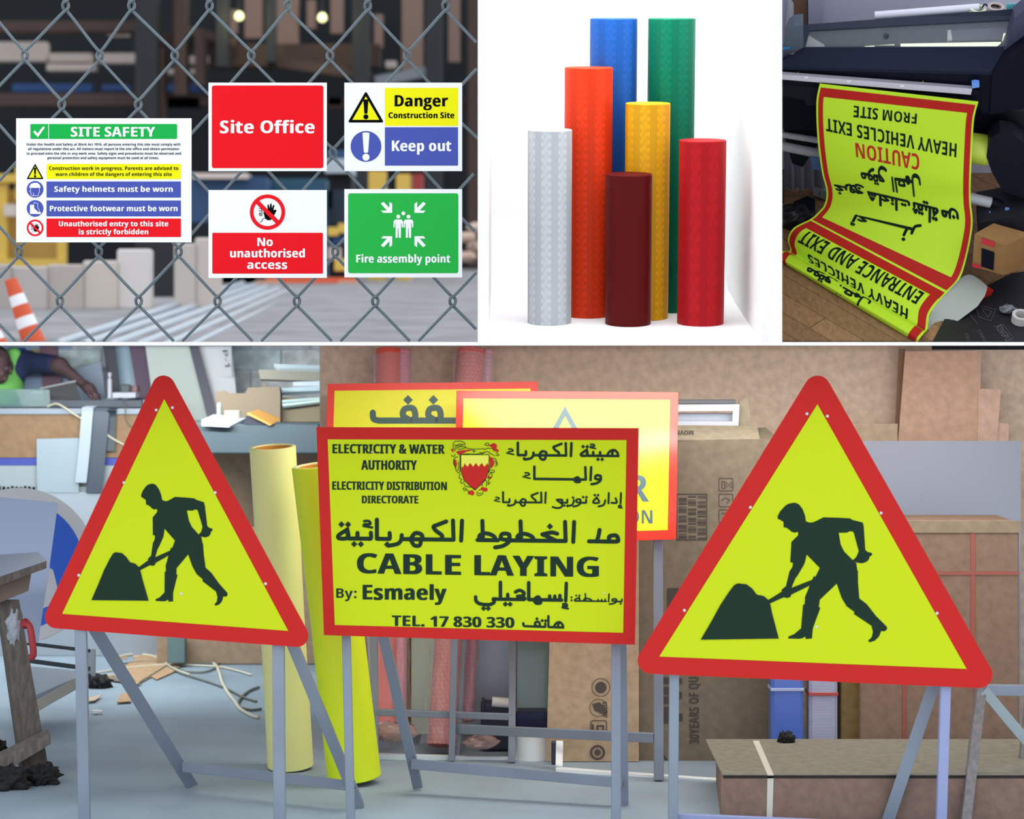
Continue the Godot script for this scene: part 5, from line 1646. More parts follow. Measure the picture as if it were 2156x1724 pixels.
	o = thing("warning_board", "glossy yellow board with red border and letter R, standing behind the CABLE LAYING board's right", "sign", on_floor(1180, 1622))
	part("panel", pl.board(pts("961,822 1428,826 1423,1135 955,1150"), 0.004), mat("gloss_red", c8(216, 58, 46, 0.9), 0.2, 0.0, 0.6), o)
	m = MB.new()
	decal(m, pl, pts("976,839 1411,842 1406,1116 970,1130"), 0.001)
	part("yellow_field", m, mat("gloss_lime", c8(228, 222, 24, 0.9), 0.2, 0.0, 0.7), o)
	m = MB.new()
	line(m, pl, "R", 1322, 1367, 1056, 56)
	part("lettering", m, mat("board_grey", c8(78, 104, 112, 0.8), 0.3), o)
	m = MB.new()
	line(m, pl, "ON", 1322, 1374, 1102, 28)
	part("lettering", m, mats.board_grey, o)
	m = MB.new()
	hoop(m, pl, pts("1190,855 1262,985 1118,985"), pts("1190,876 1243,975 1137,975"), 0.0018)
	part("warning_outline", m, mats.board_grey, o)
	part("leg", pxbar(1385, 1080, 8.66, 1387, 1642, 8.53, 20, 0.03), steel, o); part("leg", pxbar(963, 1090, 9.02, 951, 1602, 8.94, 14, 0.03), steel, o)
	part("crossbar", pxbar(958, 1534, 8.97, 1378, 1553, 8.55, 20, 0.02), steel, o)
	part("rear_leg", pxbar(978, 1330, 9.1, 964, 1596, 9.0, 9, 0.02), steel, o)
	pl = through(P(690, 808, 9.3), P(1133, 803, 9.3), P(690, 1240, 9.2))
	o = thing("diversion_board", "rearmost yellow board with red border and large dark letters above the CABLE LAYING board", "sign", on_floor(900, 1590))
	part("panel", pl.board(pts("690,808 1133,803 1133,1240 676,1240"), 0.004), mat("rear_red", c8(216, 54, 46, 0.7), 0.4), o)
	m = MB.new()
	decal(m, pl, pts("704.5,822.5 1117,818 1117,1226 692,1226"), 0.001)
	part("yellow_field", m, mat("rear_lime", c8(222, 226, 30, 0.7), 0.4), o)
	m = MB.new()
	arab(m, pl, "bar fehM fehF", 785, 985, 888, 888, 64, 13)
	part("lettering", m, mat("rear_ink", c8(44, 78, 72, 0.7), 0.4), o)
	part("leg", pxbar(1082, 1200, 9.25, 1077, 1606, 8.9, 15, 0.025), steel, o); part("leg", pxbar(786, 1200, 9.25, 790, 1606, 8.9, 15, 0.025), steel, o)
	part("crossbar", pxbar(786, 1499, 8.98, 1080, 1509, 8.98, 14, 0.02), steel, o)

	# ---------- tall rolls leaning behind
	for k in 2:
		var v := vert_roll([612, 746][k], [1612, 1636][k], [8.78, 8.5][k], [574, 671][k], [940, 978][k], [8.66, 8.42][k], [48.5, 57.0][k])
		o = thing("vinyl_roll", ["tall cream vinyl roll with brown core standing behind the left triangle", "tall fluorescent yellow vinyl roll leaning behind the CABLE LAYING board's left edge"][k], "roll", v[0].origin, "tall vinyl rolls standing on the floor")
		m = MB.new()
		m.lathe(v[0], PackedVector2Array([Vector2(v[2] - 0.002, 0), Vector2(v[2], 0.003), Vector2(v[2] * 0.96, v[1] * 0.5), Vector2(v[2], v[1] - 0.003), Vector2(v[2] - 0.004, v[1])]), 48)
		part("winding", m, [mat("cream_vinyl", c8(224, 224, 150, 0.85), 0.6), mat("yellow_vinyl", c8(210, 230, 22, 0.85), 0.5)][k], o)
		m = MB.new()
		m.lathe(v[0], PackedVector2Array([Vector2(v[2] - 0.004, v[1]), Vector2(v[2] * 0.84, v[1]), Vector2(v[2] * 0.84, v[1] - 0.3)]), 40)
		part("roll_edge", m, mat("vinyl_edge", c8(232, 236, 170, 0.8), 0.7), o)
		m = MB.new()
		m.lathe(v[0], PackedVector2Array([Vector2(v[2] * 0.83, v[1] - 0.006), Vector2(v[2] * 0.78, v[1] - 0.006), Vector2(v[2] * 0.78, 0.01), Vector2(v[2] * 0.83, 0.01)]), 40)
		part("core", m, mat("core_brown", c8(176, 122, 40, 0.6), 0.8), o)
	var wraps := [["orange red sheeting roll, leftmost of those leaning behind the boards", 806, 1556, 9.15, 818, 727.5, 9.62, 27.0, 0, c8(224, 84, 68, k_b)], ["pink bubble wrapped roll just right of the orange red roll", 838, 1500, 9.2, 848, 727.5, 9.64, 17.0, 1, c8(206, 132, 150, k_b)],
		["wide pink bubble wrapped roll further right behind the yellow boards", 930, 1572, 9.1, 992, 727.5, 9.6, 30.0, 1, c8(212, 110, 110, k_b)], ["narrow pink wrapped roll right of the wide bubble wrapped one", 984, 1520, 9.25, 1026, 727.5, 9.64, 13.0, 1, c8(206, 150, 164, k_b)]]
	var film := mat("clear_film", Color(0.9, 0.92, 0.95, 0.22), 0.12)
	film.transparency = BaseMaterial3D.TRANSPARENCY_ALPHA
	for w in wraps:
		var v := vert_roll(w[1], w[2], w[3], w[4], w[5], w[6], w[7])
		o = thing("wrapped_roll", w[0], "roll", v[0].origin, "wrapped rolls leaning against the fibreboard wall")
		m = MB.new()
		m.lathe(v[0], PackedVector2Array([Vector2(0, 0), Vector2(v[2], 0.004), Vector2(v[2], v[1] - 0.02), Vector2(0, v[1] - 0.018)]), 26)
		var wm := mat("wrap_" + str(w[1]), w[9], 0.35)
		if w[8] == 1 and wm.albedo_texture == null:
			var im := Image.create(64, 64, false, Image.FORMAT_RGB8)
			for y in 64:
				for x in 64:
					var q := Vector2(fposmod(x + 8 * ((y / 16) % 2), 16) - 8, y % 16 - 8)
					var h := 0.5 + 0.5 * sqrt(maxf(0.0, 1.0 - q.length_squared() / 50.0))
					im.set_pixel(x, y, Color(h, h, h))
			im.bump_map_to_normal_map(6.0)
			texs["bubble"] = texs.get("bubble", ImageTexture.create_from_image(im))
			wm.normal_enabled = true; wm.normal_texture = texs.bubble; wm.normal_scale = 1.0
			wm.uv1_scale = Vector3(4, 14, 1)
		part("roll", m, wm, o)
		m = MB.new()
		var g := []
		for i in 30:
			var row := []
			for j in 9:
				var a := lerpf(-0.3, PI + 0.3, j / 8.0)
				var rr: float = v[2] * (1.12 + 0.1 * sin(i * 1.7 + j) + 0.25 * maxf(0.0, 1.0 - i / 6.0) + (0.2 if j == 0 or j == 8 else 0.0))
				row.append(v[0] * Vector3(rr * cos(a), v[1] * 0.97 * i / 29.0 + 0.005, rr * sin(a)))
			g.append(row)
		m.grid(g)
		part("clear_wrap", m, film, o)

	# ---------- sheets and boxes behind, left to right
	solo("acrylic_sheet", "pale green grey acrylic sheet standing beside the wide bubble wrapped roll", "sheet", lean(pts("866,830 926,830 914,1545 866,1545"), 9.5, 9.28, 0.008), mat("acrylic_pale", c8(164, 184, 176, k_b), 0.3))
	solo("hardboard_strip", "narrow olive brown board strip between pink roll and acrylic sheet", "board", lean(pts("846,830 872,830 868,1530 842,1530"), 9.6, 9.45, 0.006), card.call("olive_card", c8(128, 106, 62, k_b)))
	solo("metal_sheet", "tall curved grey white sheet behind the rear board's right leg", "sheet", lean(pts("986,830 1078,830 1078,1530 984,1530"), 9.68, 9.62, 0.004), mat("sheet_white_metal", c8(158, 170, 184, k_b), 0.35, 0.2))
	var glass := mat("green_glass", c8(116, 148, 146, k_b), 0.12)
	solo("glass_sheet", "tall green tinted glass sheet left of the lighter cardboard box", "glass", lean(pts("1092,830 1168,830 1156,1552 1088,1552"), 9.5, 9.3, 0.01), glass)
	o = thing("small_printer", "small black device with white paper on the floor behind the boards", "device", on_floor(1045, 1582))
	part("body", px_box(1012, 1482, 1076, 1580, 9.14, 0.12, 0.008), mat("device_black", c8(38, 42, 60, k_b), 0.5), o)
	m = MB.new()
	m.tube(PackedVector3Array([P(1036, 1477, 9.13), P(1076, 1480, 9.13)]), [0.02], 14)
	part("paper", m, mat("device_paper", c8(212, 216, 236, k_b), 0.7), o)
	part("frame", px_box(1014, 1476, 1020, 1498, 9.1, 0.1), mats.device_black, o)
	solo("dark_case", "dark navy case in clear plastic in front of the green glass", "case", px_box(1086, 1498, 1152, 1568, 9.2, 0.1, 0.006), mat("case_navy", c8(46, 56, 92, k_b), 0.25))
	m = MB.new()
	m.lathe(Transform3D(Basis(), on_floor(1122, 1604) - Vector3(0, 0, 0.09)), PackedVector2Array([Vector2(0, 0), Vector2(0.078, 0), Vector2(0.082, 0.1), Vector2(0.076, 0.1), Vector2(0.072, 0.01), Vector2(0, 0.01)]), 32)
	solo("white_bucket", "low white bucket on the floor left of the white metal channel", "bucket", m, mat("bucket_white", c8(196, 206, 208, k_b), 0.5))
	for k in 2:
		m = MB.new()
		m.blob([P(832, 1540, 8.98), P(1012, 1562, 8.96)][k], [Vector3(0.085, 0.035, 0.05), Vector3(0.065, 0.025, 0.05)][k], 60 + k, 0.25, 12)
		mats["bundle_film"] = film
		solo("wrap_bundle", ["crumpled plastic wrap at the foot of the orange red roll", "crumpled pink plastic bundle at the foot of the curved grey sheet"][k], "plastic wrap", m, _cloudy_film(), "crumpled plastic bundles on the floor")
	solo("floor_batten", "long pale batten lying on the floor under the boards", "batten", pxbar(790, 1592, 8.98, 1090, 1600, 8.98, 12, 0.03), mat("batten_pale", c8(176, 188, 192, k_b), 0.7))
	# cardboard boxes
	o = thing("flat_carton", "lighter brown upright carton with round recycling marks, behind the board's right legs", "box", on_floor(1240, 1640))
	var box_a := px_hexa([[1164, 1100], [1345, 1100], [1345, 1603], [1150, 1603]], [[1172, 1096], [1345, 1096], [1345, 1590], [1160, 1590]], facing(8.92), facing(9.05))
	part("body", box_a, card.call("carton_light", c8(178, 156, 128, 0.72)), o)
	var f := facing(8.918)
	m = MB.new()
	var pd := mat("print_dark", c8(84, 74, 68, 0.9), 0.8)
	hoop(m, f, circ(1265, 1447, 19.5, 30), circ(1265, 1447, 18, 30)); decal(m, f, circ(1265, 1447, 12, 20))
	part("globe_mark", m, pd, o)
	m = MB.new()
	hoop(m, f, circ(1260, 1490, 19, 30), circ(1260, 1490, 17.6, 30)); decal(m, f, pts("1247,1482 1262,1478 1274,1488 1278,1504 1266,1502 1252,1496"))
	part("leaf_mark", m, pd, o)
	m = MB.new()
	hoop(m, f, rrect(1243, 1516, 1278, 1556, 6), rrect(1245, 1518, 1276, 1554, 5)); pen(m, f, "1248,1526 1248,1538 1258,1538 1258,1528 1270,1528 1270,1538", 4.0)
	part("square_mark", m, pd, o)
	m = MB.new()
	hoop(m, f, circ(1258, 1584, 16, 30), circ(1258, 1584, 11, 30)); decal(m, f, circ(1258, 1584, 7, 16))
	part("ring_mark", m, pd, o)
	m = MB.new()
	var fv := func(q: Vector2) -> Vector3: return f.at(q.x, q.y, 0.001)
	write(m, fv, Vector3.BACK, "ROHS", Vector2(1280, 1510), Vector2(1277, 1477), Vector2(-9, -1), true)
	part("lettering", m, pd, o)
	o = thing("tall_carton", "tall brown carton lettered 30 YEARS, with label and icons, behind the right triangle's left side", "box", on_floor(1480, 1632))
	part("body", px_hexa([[1320, 925], [1640, 925], [1640, 1601], [1320, 1601]], [[1326, 900], [1612, 900], [1612, 1585], [1326, 1585]], facing(8.95), facing(9.12)), card.call("carton_grey", c8(154, 142, 122, 1.3)), o)
	part("flap", lean(pts("1400,896 1594,896 1600,924 1400,926"), 9.08, 8.945, 0.004), card.call("carton_flap", c8(176, 164, 142, 1.0)), o)
	f = facing(8.949)
	m = MB.new()
	var f2 := func(q: Vector2) -> Vector3: return f.at(q.x, q.y, 0.001)
	write(m, f2, Vector3.BACK, "30YEARS OF QUALITY", Vector2(1472, 1566), Vector2(1470, 1370), Vector2(-20, 0), true)
	var pf := mat("print_faded", c8(74, 68, 62, 1.0), 0.8)
	part("lettering", m, pf, o)
	m = MB.new()
	for b in [[1397, 1426, 1412, 1440], [1397, 1446, 1413, 1462], [1397, 1466, 1413, 1482], [1397, 1488, 1413, 1522], [1428, 1428, 1436, 1440], [1428, 1456, 1436, 1472], [1428, 1502, 1437, 1518], [1405, 1238, 1430, 1290]]:
		m = MB.new()
		decal(m, f, rect(b[0], b[1], b[2], b[3]))
		part("logo_fragment", m, pf, o)
	m = MB.new()
	hoop(m, f, rect(1424, 1039, 1489, 1137), rect(1426, 1041, 1487, 1135))
	for c in 3:
		for r in 24:
			if (r * 7 + c * 3) % 5:
				decal(m, f, rect(1429 + c * 20, 1044 + r * 3.8, 1446 + c * 20, 1044 + r * 3.8 + [1.2, 2.6, 2.0][(r + c) % 3]))
	part("bar_code_label", m, pf, o)
	for r in 4:
		m = MB.new()
		var y := 1006 + r * 33.0
		hoop(m, f, rrect(1513, y, 1544, y + 28, 3), rrect(1514.5, y + 1.5, 1542.5, y + 26.5, 2))
		pen(m, f, ["1520,1013 1520,1028 1526,1028 1526,1013 1520,1013", "1519,1053 1527,1047 1536,1052 1530,1060", "1519,1080 1528,1080 1528,1090", "1518,1112 1534,1124"][r], 1.6)
		if r == 0:
			pen(m, f, "1529,1014 1540,1027 1540,1014 1529,1027 1529,1014", 1.2)
		part("handling_icon", m, pf, o)
	m = MB.new()
	pen(m, f, "1395,1588 1412,1612 1395,1636", 4.0)
	part("arrow_mark", m, pf, o)
	m = MB.new()
	var f3 := func(q: Vector2) -> Vector3: return through(P(1400, 896, 9.08), P(1594, 896, 9.08), P(1400, 926, 8.945)).at(q.x, q.y, 0.002)
	write(m, f3, Vector3.BACK, "MOVS", Vector2(1460, 907), Vector2(1426, 907), Vector2(0, 9), true)
	part("flap_print", m, mats.print_faded, o)
	o = thing("aluminium_frame", "white aluminium frame lying on top of the tall carton beside the glossy board", "frame", P(1490, 897, 9.1))
	m = MB.new()
	m.ring(facing(9.1).all(pts("1404,852 1557,851 1555,896 1404,895")), facing(9.1).all(pts("1416,866 1543,865 1542,887 1416,887")), Vector3(0, 0, -0.03))
	part("frame", m, mat("frame_white", c8(214, 222, 236, 1.1), 0.4, 0.1), o)
	part("top_rail", px_box(1404, 841, 1549, 851, 9.12, 0.02), mat("rail_dark", c8(88, 90, 96, 0.7), 0.5), o)
	part("rear_slat", px_box(1416, 870, 1543, 890, 9.14, 0.01), mat("slat_grey", c8(150, 158, 172, 0.7), 0.5), o)
	solo("carton_scrap", "torn cardboard corner piece at the right end of the aluminium frame", "cardboard", lean(pts("1556,846 1574,836 1579,872 1581,898 1556,898"), 9.16, 9.14, 0.02), mats.carton_flap)
	o = thing("metal_channel", "white metal channel frame lying on the floor before the cartons", "frame", on_floor(1330, 1640))
	part("rail", pxbar(1172, 1622, 8.72, 1512, 1646, 8.55, 14, 0.03), mat("channel_white", c8(206, 212, 218, 0.7), 0.4), o)
	part("upright", pxbar(1178, 1563, 8.8, 1177, 1616, 8.72, 15, 0.03), mats.channel_white, o)
	solo("dark_strip", "black strip standing left of the white metal channel's upright", "strip", px_box(1161, 1562, 1170, 1610, 8.86, 0.03), mats.device_black)
	o = thing("long_carton", "long low brown carton on the floor at the bottom right with a white strap", "box", on_floor(1850, 1727))
	var ya := P(0, 1632, 7.83).y
	var lc := MB.new()
	var q8 := []
	for d in [7.83, 8.5]:
		for c in [[0, 0.0], [1, 0.0], [1, ya], [0, ya]]:
			q8.append(Vector3(P([1518.0, 2400.0][c[0]], 0, 7.83).x - (-0.043 if d > 8 and c[0] == 0 else 0.0), c[1], -d))
	lc.hexa(q8)
	part("body", lc, card.call("carton_long", c8(132, 108, 96, 0.85)), o)
	m = MB.new()
	m.cbox(Transform3D(Basis(), Vector3(1.433, ya + 0.004, -8.165)), Vector3(1.43, 0.006, 0.69), 0.002)
	part("lid", m, card.call("carton_lid", c8(134, 130, 116, 0.95)), o)
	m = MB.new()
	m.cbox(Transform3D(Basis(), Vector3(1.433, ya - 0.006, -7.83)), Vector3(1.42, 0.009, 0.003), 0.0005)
	part("lid_gap_shade", m, mat("gap_shade_dark", c8(46, 42, 40), 0.9), o)  # dark strip stands for the shade in the open gap
	var top := Pl.new(Vector3(0, ya + 0.0078, -8), Vector3.UP)
	m = MB.new()
	m.slab(top.all(pts("1585,1559 1598,1559 1629,1631 1616,1631")), Vector3(0, -0.0008, 0))
	m.slab(facing(7.8285).all(pts("1616,1631 1629,1631 1626,1727 1614,1727")), Vector3(0, 0, -0.0008))
	part("strap", m, mat("strap_white", c8(196, 192, 180, 0.9), 0.5), o, "white packing strap")
	m = MB.new()
	m.blob(top.at(1655, 1562) + Vector3(0, 0.012, 0), Vector3(0.026, 0.022, 0.02), 21, 0.6)
	solo("black_rag", "small black rag lying on the long low carton", "rag", m, mat("rag_black", c8(24, 24, 26), 0.8))
	o = thing("strapped_carton", "big brown carton bound with dark red straps at the right, behind the triangle", "box", on_floor(1985, 1616))
	part("body", px_box(1812, 1100, 2146, 1619, 8.75, 0.4, 0.006), card.call("carton_brown_big", c8(150, 124, 106, 1.0)), o)
	f = facing(8.748)
	for s in [rect(2044, 1100, 2053, 1330), pts("2044,1330 2053,1330 2066,1619 2057,1619"), rect(1900, 1100, 1907, 1619), rect(1812, 1203, 2146, 1210)]:
		part("strap", f.board(s, 0.001, 0.0008 if s[0].y < 1200.0 or s[0].y > 1300.0 else 0.002), mat("strap_red", c8(136, 72, 62, 0.72), 0.6), o)
	part("top_flap", px_box(1812, 1096, 2148, 1122, 8.745, 0.004, 0.001), card.call("carton_fold", c8(160, 144, 120, 1.05)), o)
	solo("display_board", "large pale blue grey panel standing behind the strapped carton", "panel", lean(pts("1780,928 2150,928 2148,1560 1780,1560"), 9.4, 9.25, 0.02), mat("panel_blue_grey", c8(158, 166, 184, 1.2), 0.4))
	solo("cardboard_sheet", "tall brown cardboard sheet leaning above the pale panel at the right", "cardboard", lean(pts("1906,740 2066,738 2046,1510 1846,1510"), 9.62, 9.5, 0.012), card.call("sheet_card", c8(184, 152, 132, k_b)), "cardboard pieces above the pale panel")
	solo("cardboard_sheet", "narrow brown cardboard strip right of the tall sheet above the pale panel", "cardboard", lean(pts("2060,818 2107,820 2060,1510 2046,1510"), 9.6, 9.5, 0.01), card.call("strip_card", c8(190, 160, 144, k_b)), "cardboard pieces above the pale panel")
	solo("cardboard_sheet", "lowest small cardboard piece at the right above the pale panel", "cardboard", lean(pts("2100,890 2124,892 2110,1510 2066,1510"), 9.6, 9.52, 0.01), mats.strip_card, "cardboard pieces above the pale panel")
	solo("timber_strip", "dark timber strip standing left of the tall cardboard sheet", "timber", lean(pts("1894,734 1906,734 1870,1515 1858,1515"), 9.66, 9.6, 0.02), mat("timber_dark", c8(120, 94, 76, k_b), 0.8))
	solo("pale_board", "low pale board between the right triangle's top and the timber strip", "board", lean(pts("1770,892 1890,892 1884,1515 1770,1515"), 9.6, 9.55, 0.01), card.call("board_pale", c8(178, 158, 134, k_b)))
	for k in 2:
		var x: float = [1624.0, 1704.0][k]
		o = thing("wrapped_bundle", ["blue plastic wrapped bundle standing behind the long low carton", "silver bubble wrapped bundle with red band behind the long low carton"][k], "bundle", on_floor(x + 32, 1625), "upright wrapped bundles behind the long carton")
		part("body", px_box(x, 1300, x + [68.0, 60.0][k], 1618, 8.76, 0.1, 0.012), [mat("bundle_blue", c8(74, 102, 176, 0.72), 0.2), mat("bundle_silver", c8(150, 154, 176, 0.72), 0.25)][k], o)
		part("band", px_box(x - 1, [1449.0, 1458.0][k], x + [69.0, 61.0][k], [1455.0, 1465.0][k], 8.755, 0.11, 0.001), [mat("band_pale", c8(150, 160, 190, 0.72), 0.4), mat("band_red", c8(150, 60, 60, 0.72), 0.5)][k], o)
		if k == 1:
			mats.bundle_silver.normal_enabled = true; mats.bundle_silver.normal_texture = texs.bubble; mats.bundle_silver.uv1_scale = Vector3(5, 24, 1)
	solo("olive_carton", "olive brown carton in the gap right of the silver bundle", "box", px_box(1770, 1300, 1826, 1620, 8.8, 0.2, 0.004), card.call("carton_olive", c8(122, 104, 66, 0.72)))
	# steel trestle cut by the right edge
	o = thing("steel_trestle", "worn grey steel trestle at the far right edge beside the triangle's corner", "trestle", on_floor(2090, 1727))
	part("leg", pxbar(2067, 1436, 7.9, 2032, 1733, 7.79, 21, 0.035), tri_tex(mat("worn_steel", c8(142, 136, 134), 0.6), noise_tex("stains", 0.012, 0.7, 1.0, 5, 512), Vector3(6, 6, 6)), o)
	part("leg", pxbar(2170, 1440, 8.2, 2146, 1700, 8.05, 18, 0.035), mats.worn_steel, o)
	part("brace", pxbar(2070, 1452, 7.88, 2166, 1566, 7.95, 22, 0.02), mat("brace_pale", c8(150, 164, 168), 0.5), o)
	part("top_bar", pxbar(2062, 1452, 7.9, 2240, 1454, 7.9, 22, 0.035), steel, o)
	shop_left()

func shop_left() -> void:
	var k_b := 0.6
	var k_c := 1.45   # nearer the added strip light
	var card_t := noise_tex("card", 0.008, 0.982, 1.0)
	# counter with the pale lower front
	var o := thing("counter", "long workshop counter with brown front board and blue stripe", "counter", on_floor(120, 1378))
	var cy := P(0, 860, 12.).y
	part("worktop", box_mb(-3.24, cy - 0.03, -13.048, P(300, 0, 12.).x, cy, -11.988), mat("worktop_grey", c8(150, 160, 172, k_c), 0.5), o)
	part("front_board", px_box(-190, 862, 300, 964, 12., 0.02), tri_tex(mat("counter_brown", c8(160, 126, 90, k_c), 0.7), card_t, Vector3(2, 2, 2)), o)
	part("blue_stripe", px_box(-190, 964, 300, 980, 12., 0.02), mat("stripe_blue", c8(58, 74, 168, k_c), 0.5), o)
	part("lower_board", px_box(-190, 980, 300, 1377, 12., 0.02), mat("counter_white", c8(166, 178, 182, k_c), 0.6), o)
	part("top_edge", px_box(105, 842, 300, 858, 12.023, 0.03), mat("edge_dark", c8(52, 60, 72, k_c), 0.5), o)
	var m := MB.new()
	for k in 10:
		decal(m, facing(12.), rect(-4 + k * 9, 1023 + (k % 3), 2 + k * 9, 1031))
	part("edge_print", m, mats.ink, o)
	# what lies on the counter
	var gl := mat("shelf_glass", Color(0.4, 0.52, 0.52, 0.45), 0.08)
	gl.transparency = BaseMaterial3D.TRANSPARENCY_ALPHA
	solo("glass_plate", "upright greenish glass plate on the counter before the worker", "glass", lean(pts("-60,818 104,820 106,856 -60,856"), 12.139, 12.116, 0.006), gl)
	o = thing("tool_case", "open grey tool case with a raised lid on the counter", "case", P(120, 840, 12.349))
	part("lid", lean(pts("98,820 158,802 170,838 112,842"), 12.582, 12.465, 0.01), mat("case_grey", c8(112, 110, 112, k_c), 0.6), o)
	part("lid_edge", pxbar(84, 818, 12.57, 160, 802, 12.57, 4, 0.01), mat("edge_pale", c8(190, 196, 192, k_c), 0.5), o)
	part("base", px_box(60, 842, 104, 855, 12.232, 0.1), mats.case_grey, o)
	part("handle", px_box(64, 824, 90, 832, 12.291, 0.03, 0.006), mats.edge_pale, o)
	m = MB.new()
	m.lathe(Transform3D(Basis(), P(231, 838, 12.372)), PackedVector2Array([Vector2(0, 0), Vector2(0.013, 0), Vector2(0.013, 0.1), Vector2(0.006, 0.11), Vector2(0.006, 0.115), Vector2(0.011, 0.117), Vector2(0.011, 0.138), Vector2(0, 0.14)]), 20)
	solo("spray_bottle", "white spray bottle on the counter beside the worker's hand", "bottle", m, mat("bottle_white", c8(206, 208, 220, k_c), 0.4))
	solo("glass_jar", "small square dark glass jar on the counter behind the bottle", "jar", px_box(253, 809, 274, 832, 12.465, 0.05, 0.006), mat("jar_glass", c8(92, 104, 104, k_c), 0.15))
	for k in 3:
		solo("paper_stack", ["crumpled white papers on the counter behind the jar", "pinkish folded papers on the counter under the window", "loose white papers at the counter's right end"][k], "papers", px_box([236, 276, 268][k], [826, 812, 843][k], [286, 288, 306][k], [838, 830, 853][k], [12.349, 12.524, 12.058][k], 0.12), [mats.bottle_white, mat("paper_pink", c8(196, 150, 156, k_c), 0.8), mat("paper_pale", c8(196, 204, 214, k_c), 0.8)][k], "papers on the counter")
	# strips hanging down over the counter's edge
	o = thing("hanging_strip", "white and black vinyl strip hanging over the counter edge beside the left triangle", "vinyl strip", P(195, 1040, 11.941))
	for s in [["white_layer", [[290, 829, 12.699], [240, 838, 12.349], [190, 856, 12.], [184, 868, 11.965], [178, 940, 11.953], [170, 1016, 11.941]], 24.0, mat("strip_white", c8(176, 188, 200, k_c), 0.5)], ["black_layer", [[300, 838, 12.582], [250, 846, 12.232], [214, 858, 12.], [213, 868, 11.976], [207, 940, 11.965], [198, 1037, 11.953]], 34.0, mat("strip_black", c8(52, 66, 82, k_c), 0.45)], ["black_layer", [[270, 846, 12.349], [238, 860, 11.988], [236, 872, 11.982], [234, 910, 11.982], [233, 950, 11.976]], 18.0, mat("strip_dark", c8(44, 56, 66, k_c), 0.45)]]:
		m = MB.new()
		var g := []
		for c in smooth(s[1].map(func(q): return Vector3(q[0], q[1], q[2])), 4):
			var row := []
			for j in 4:
				row.append(P(c.x + s[2] * (j / 3.0 - 0.5), c.y, c.z))
			g.append(row)
		m.grid(g, 0.002)
		part(s[0], m, s[3], o)
	solo("plastic_sheet", "square clear plastic sheet hanging on the counter front beside the blue stripe", "plastic sheet", lean(pts("77,924 166,922 166,1038 78,1036"), 11.976, 11.965, 0.003), mat("plastic_pale", c8(164, 180, 188, k_c), 0.25))
	for k in 2:
		m = MB.new()
		m.tube(curve3([[P(100, 856, 12.023), P(118, 850, 12.), P(136, 858, 11.965), P(156, 872, 11.965), P(190, 892, 11.976), P(240, 925, 11.976), P(268, 940, 11.976)], [P(258, 845, 12.), P(264, 858, 11.965), P(264, 880, 11.965), P(272, 895, 11.965), P(290, 905, 11.976)]][k]), [0.005 - 0.002 * k], 8)
		solo("power_cord", ["cream power cord running down across the counter front", "thin dark cord hanging at the counter front beside the triangle"][k], "cord", m, [mat("cord_cream", c8(206, 200, 176, k_c), 0.6), mat("cord_dark", c8(84, 80, 72, k_c), 0.6)][k])
	worker()
	# frames and boards standing behind the counter
	for b in [["window_glass", "blue grey window pane behind the counter, between two dark frames", "window pane", "236,728 276,728 296,850 256,850", 13.398, c8(150, 170, 182, k_b), 0.2], ["door_frame", "maroon frame post right of the window pane behind the counter", "frame post", "272,728 306,728 325,856 293,856", 13.281, c8(84, 62, 84, k_b), 0.5],
		["door_frame", "dark frame post left of the window pane behind the counter", "frame post", "216,728 241,728 256,856 236,856", 13.281, c8(58, 56, 66, k_b), 0.5], ["white_sheet", "white sheet standing behind the grey card at the rear counter", "board", "117,728 216,728 226,850 134,850", 13.572, c8(196, 202, 208, k_b), 0.6], ["grey_card", "grey card leaning on the white sheet behind the worker's arm", "card", "160,776 213,762 224,850 168,850", 13.165, c8(128, 138, 152, k_b), 0.6],
		["maroon_board", "maroon board standing behind the worker's sleeve", "board", "84,728 120,728 134,850 92,850", 13.456, c8(106, 74, 88, k_b), 0.6], ["cream_panel", "wide cream panel leaning behind the left triangle's top", "panel", "306,728 400,728 450,900 330,900", 13.165, c8(186, 192, 184, k_b), 0.6], ["dark_profile", "dark slanting window profile right of the cream panel", "frame post", "398,728 417,728 458,878 436,878", 13.048, c8(58, 54, 70, k_b), 0.45],
		["white_door", "white slanting door panel with a paper notice", "door panel", "417,728 487,728 503,880 459,880", 13.106, c8(198, 202, 210, k_b), 0.6], ["blue_rack", "small blue block above the worker's shoulder", "block", "26,728 54,728 54,740 26,740", 13.514, c8(46, 70, 160, k_b), 0.5], ["yellow_rack", "small olive yellow block right of the blue one", "block", "62,728 86,728 84,748 64,748", 13.514, c8(150, 146, 100, k_b), 0.6]]:
		solo(b[0], b[1], b[2], lean(pts(b[3]), b[4], b[4] - 0.04, 0.02), mat(b[0] + "_m" + b[3].left(3), b[5], b[6]))
	o = solo("notice", "white paper notice reading P-1 on the white door panel", "notice", lean(pts("459,728 487,728 488,794 465,794"), 13.071, 13.048, 0.001), mat("notice_white", c8(212, 218, 232, k_b), 0.8))
	m = MB.new()
	var np := facing(13.036)
	var nf := func(q: Vector2) -> Vector3: return np.at(q.x, q.y, 0.0)
	write(m, nf, Vector3.BACK, "P-1", Vector2(468, 738), Vector2(474, 772), Vector2(10, -1), false)
	var t := MeshInstance3D.new()
	t.name = "lettering"; t.mesh = m.mesh(o.position); t.material_override = mats.ink
	o.add_child(t, true)
	# second counter right of the left triangle
	o = thing("slate_bench", "slate grey work bench right of the left triangle, piled with boards", "bench", on_floor(560, 1400))
	part("top", px_box(330, 893, 672, 955, 11.0, 0.6, 0.006), mat("slate_front", c8(88, 106, 114, 1.7), 0.5), o)
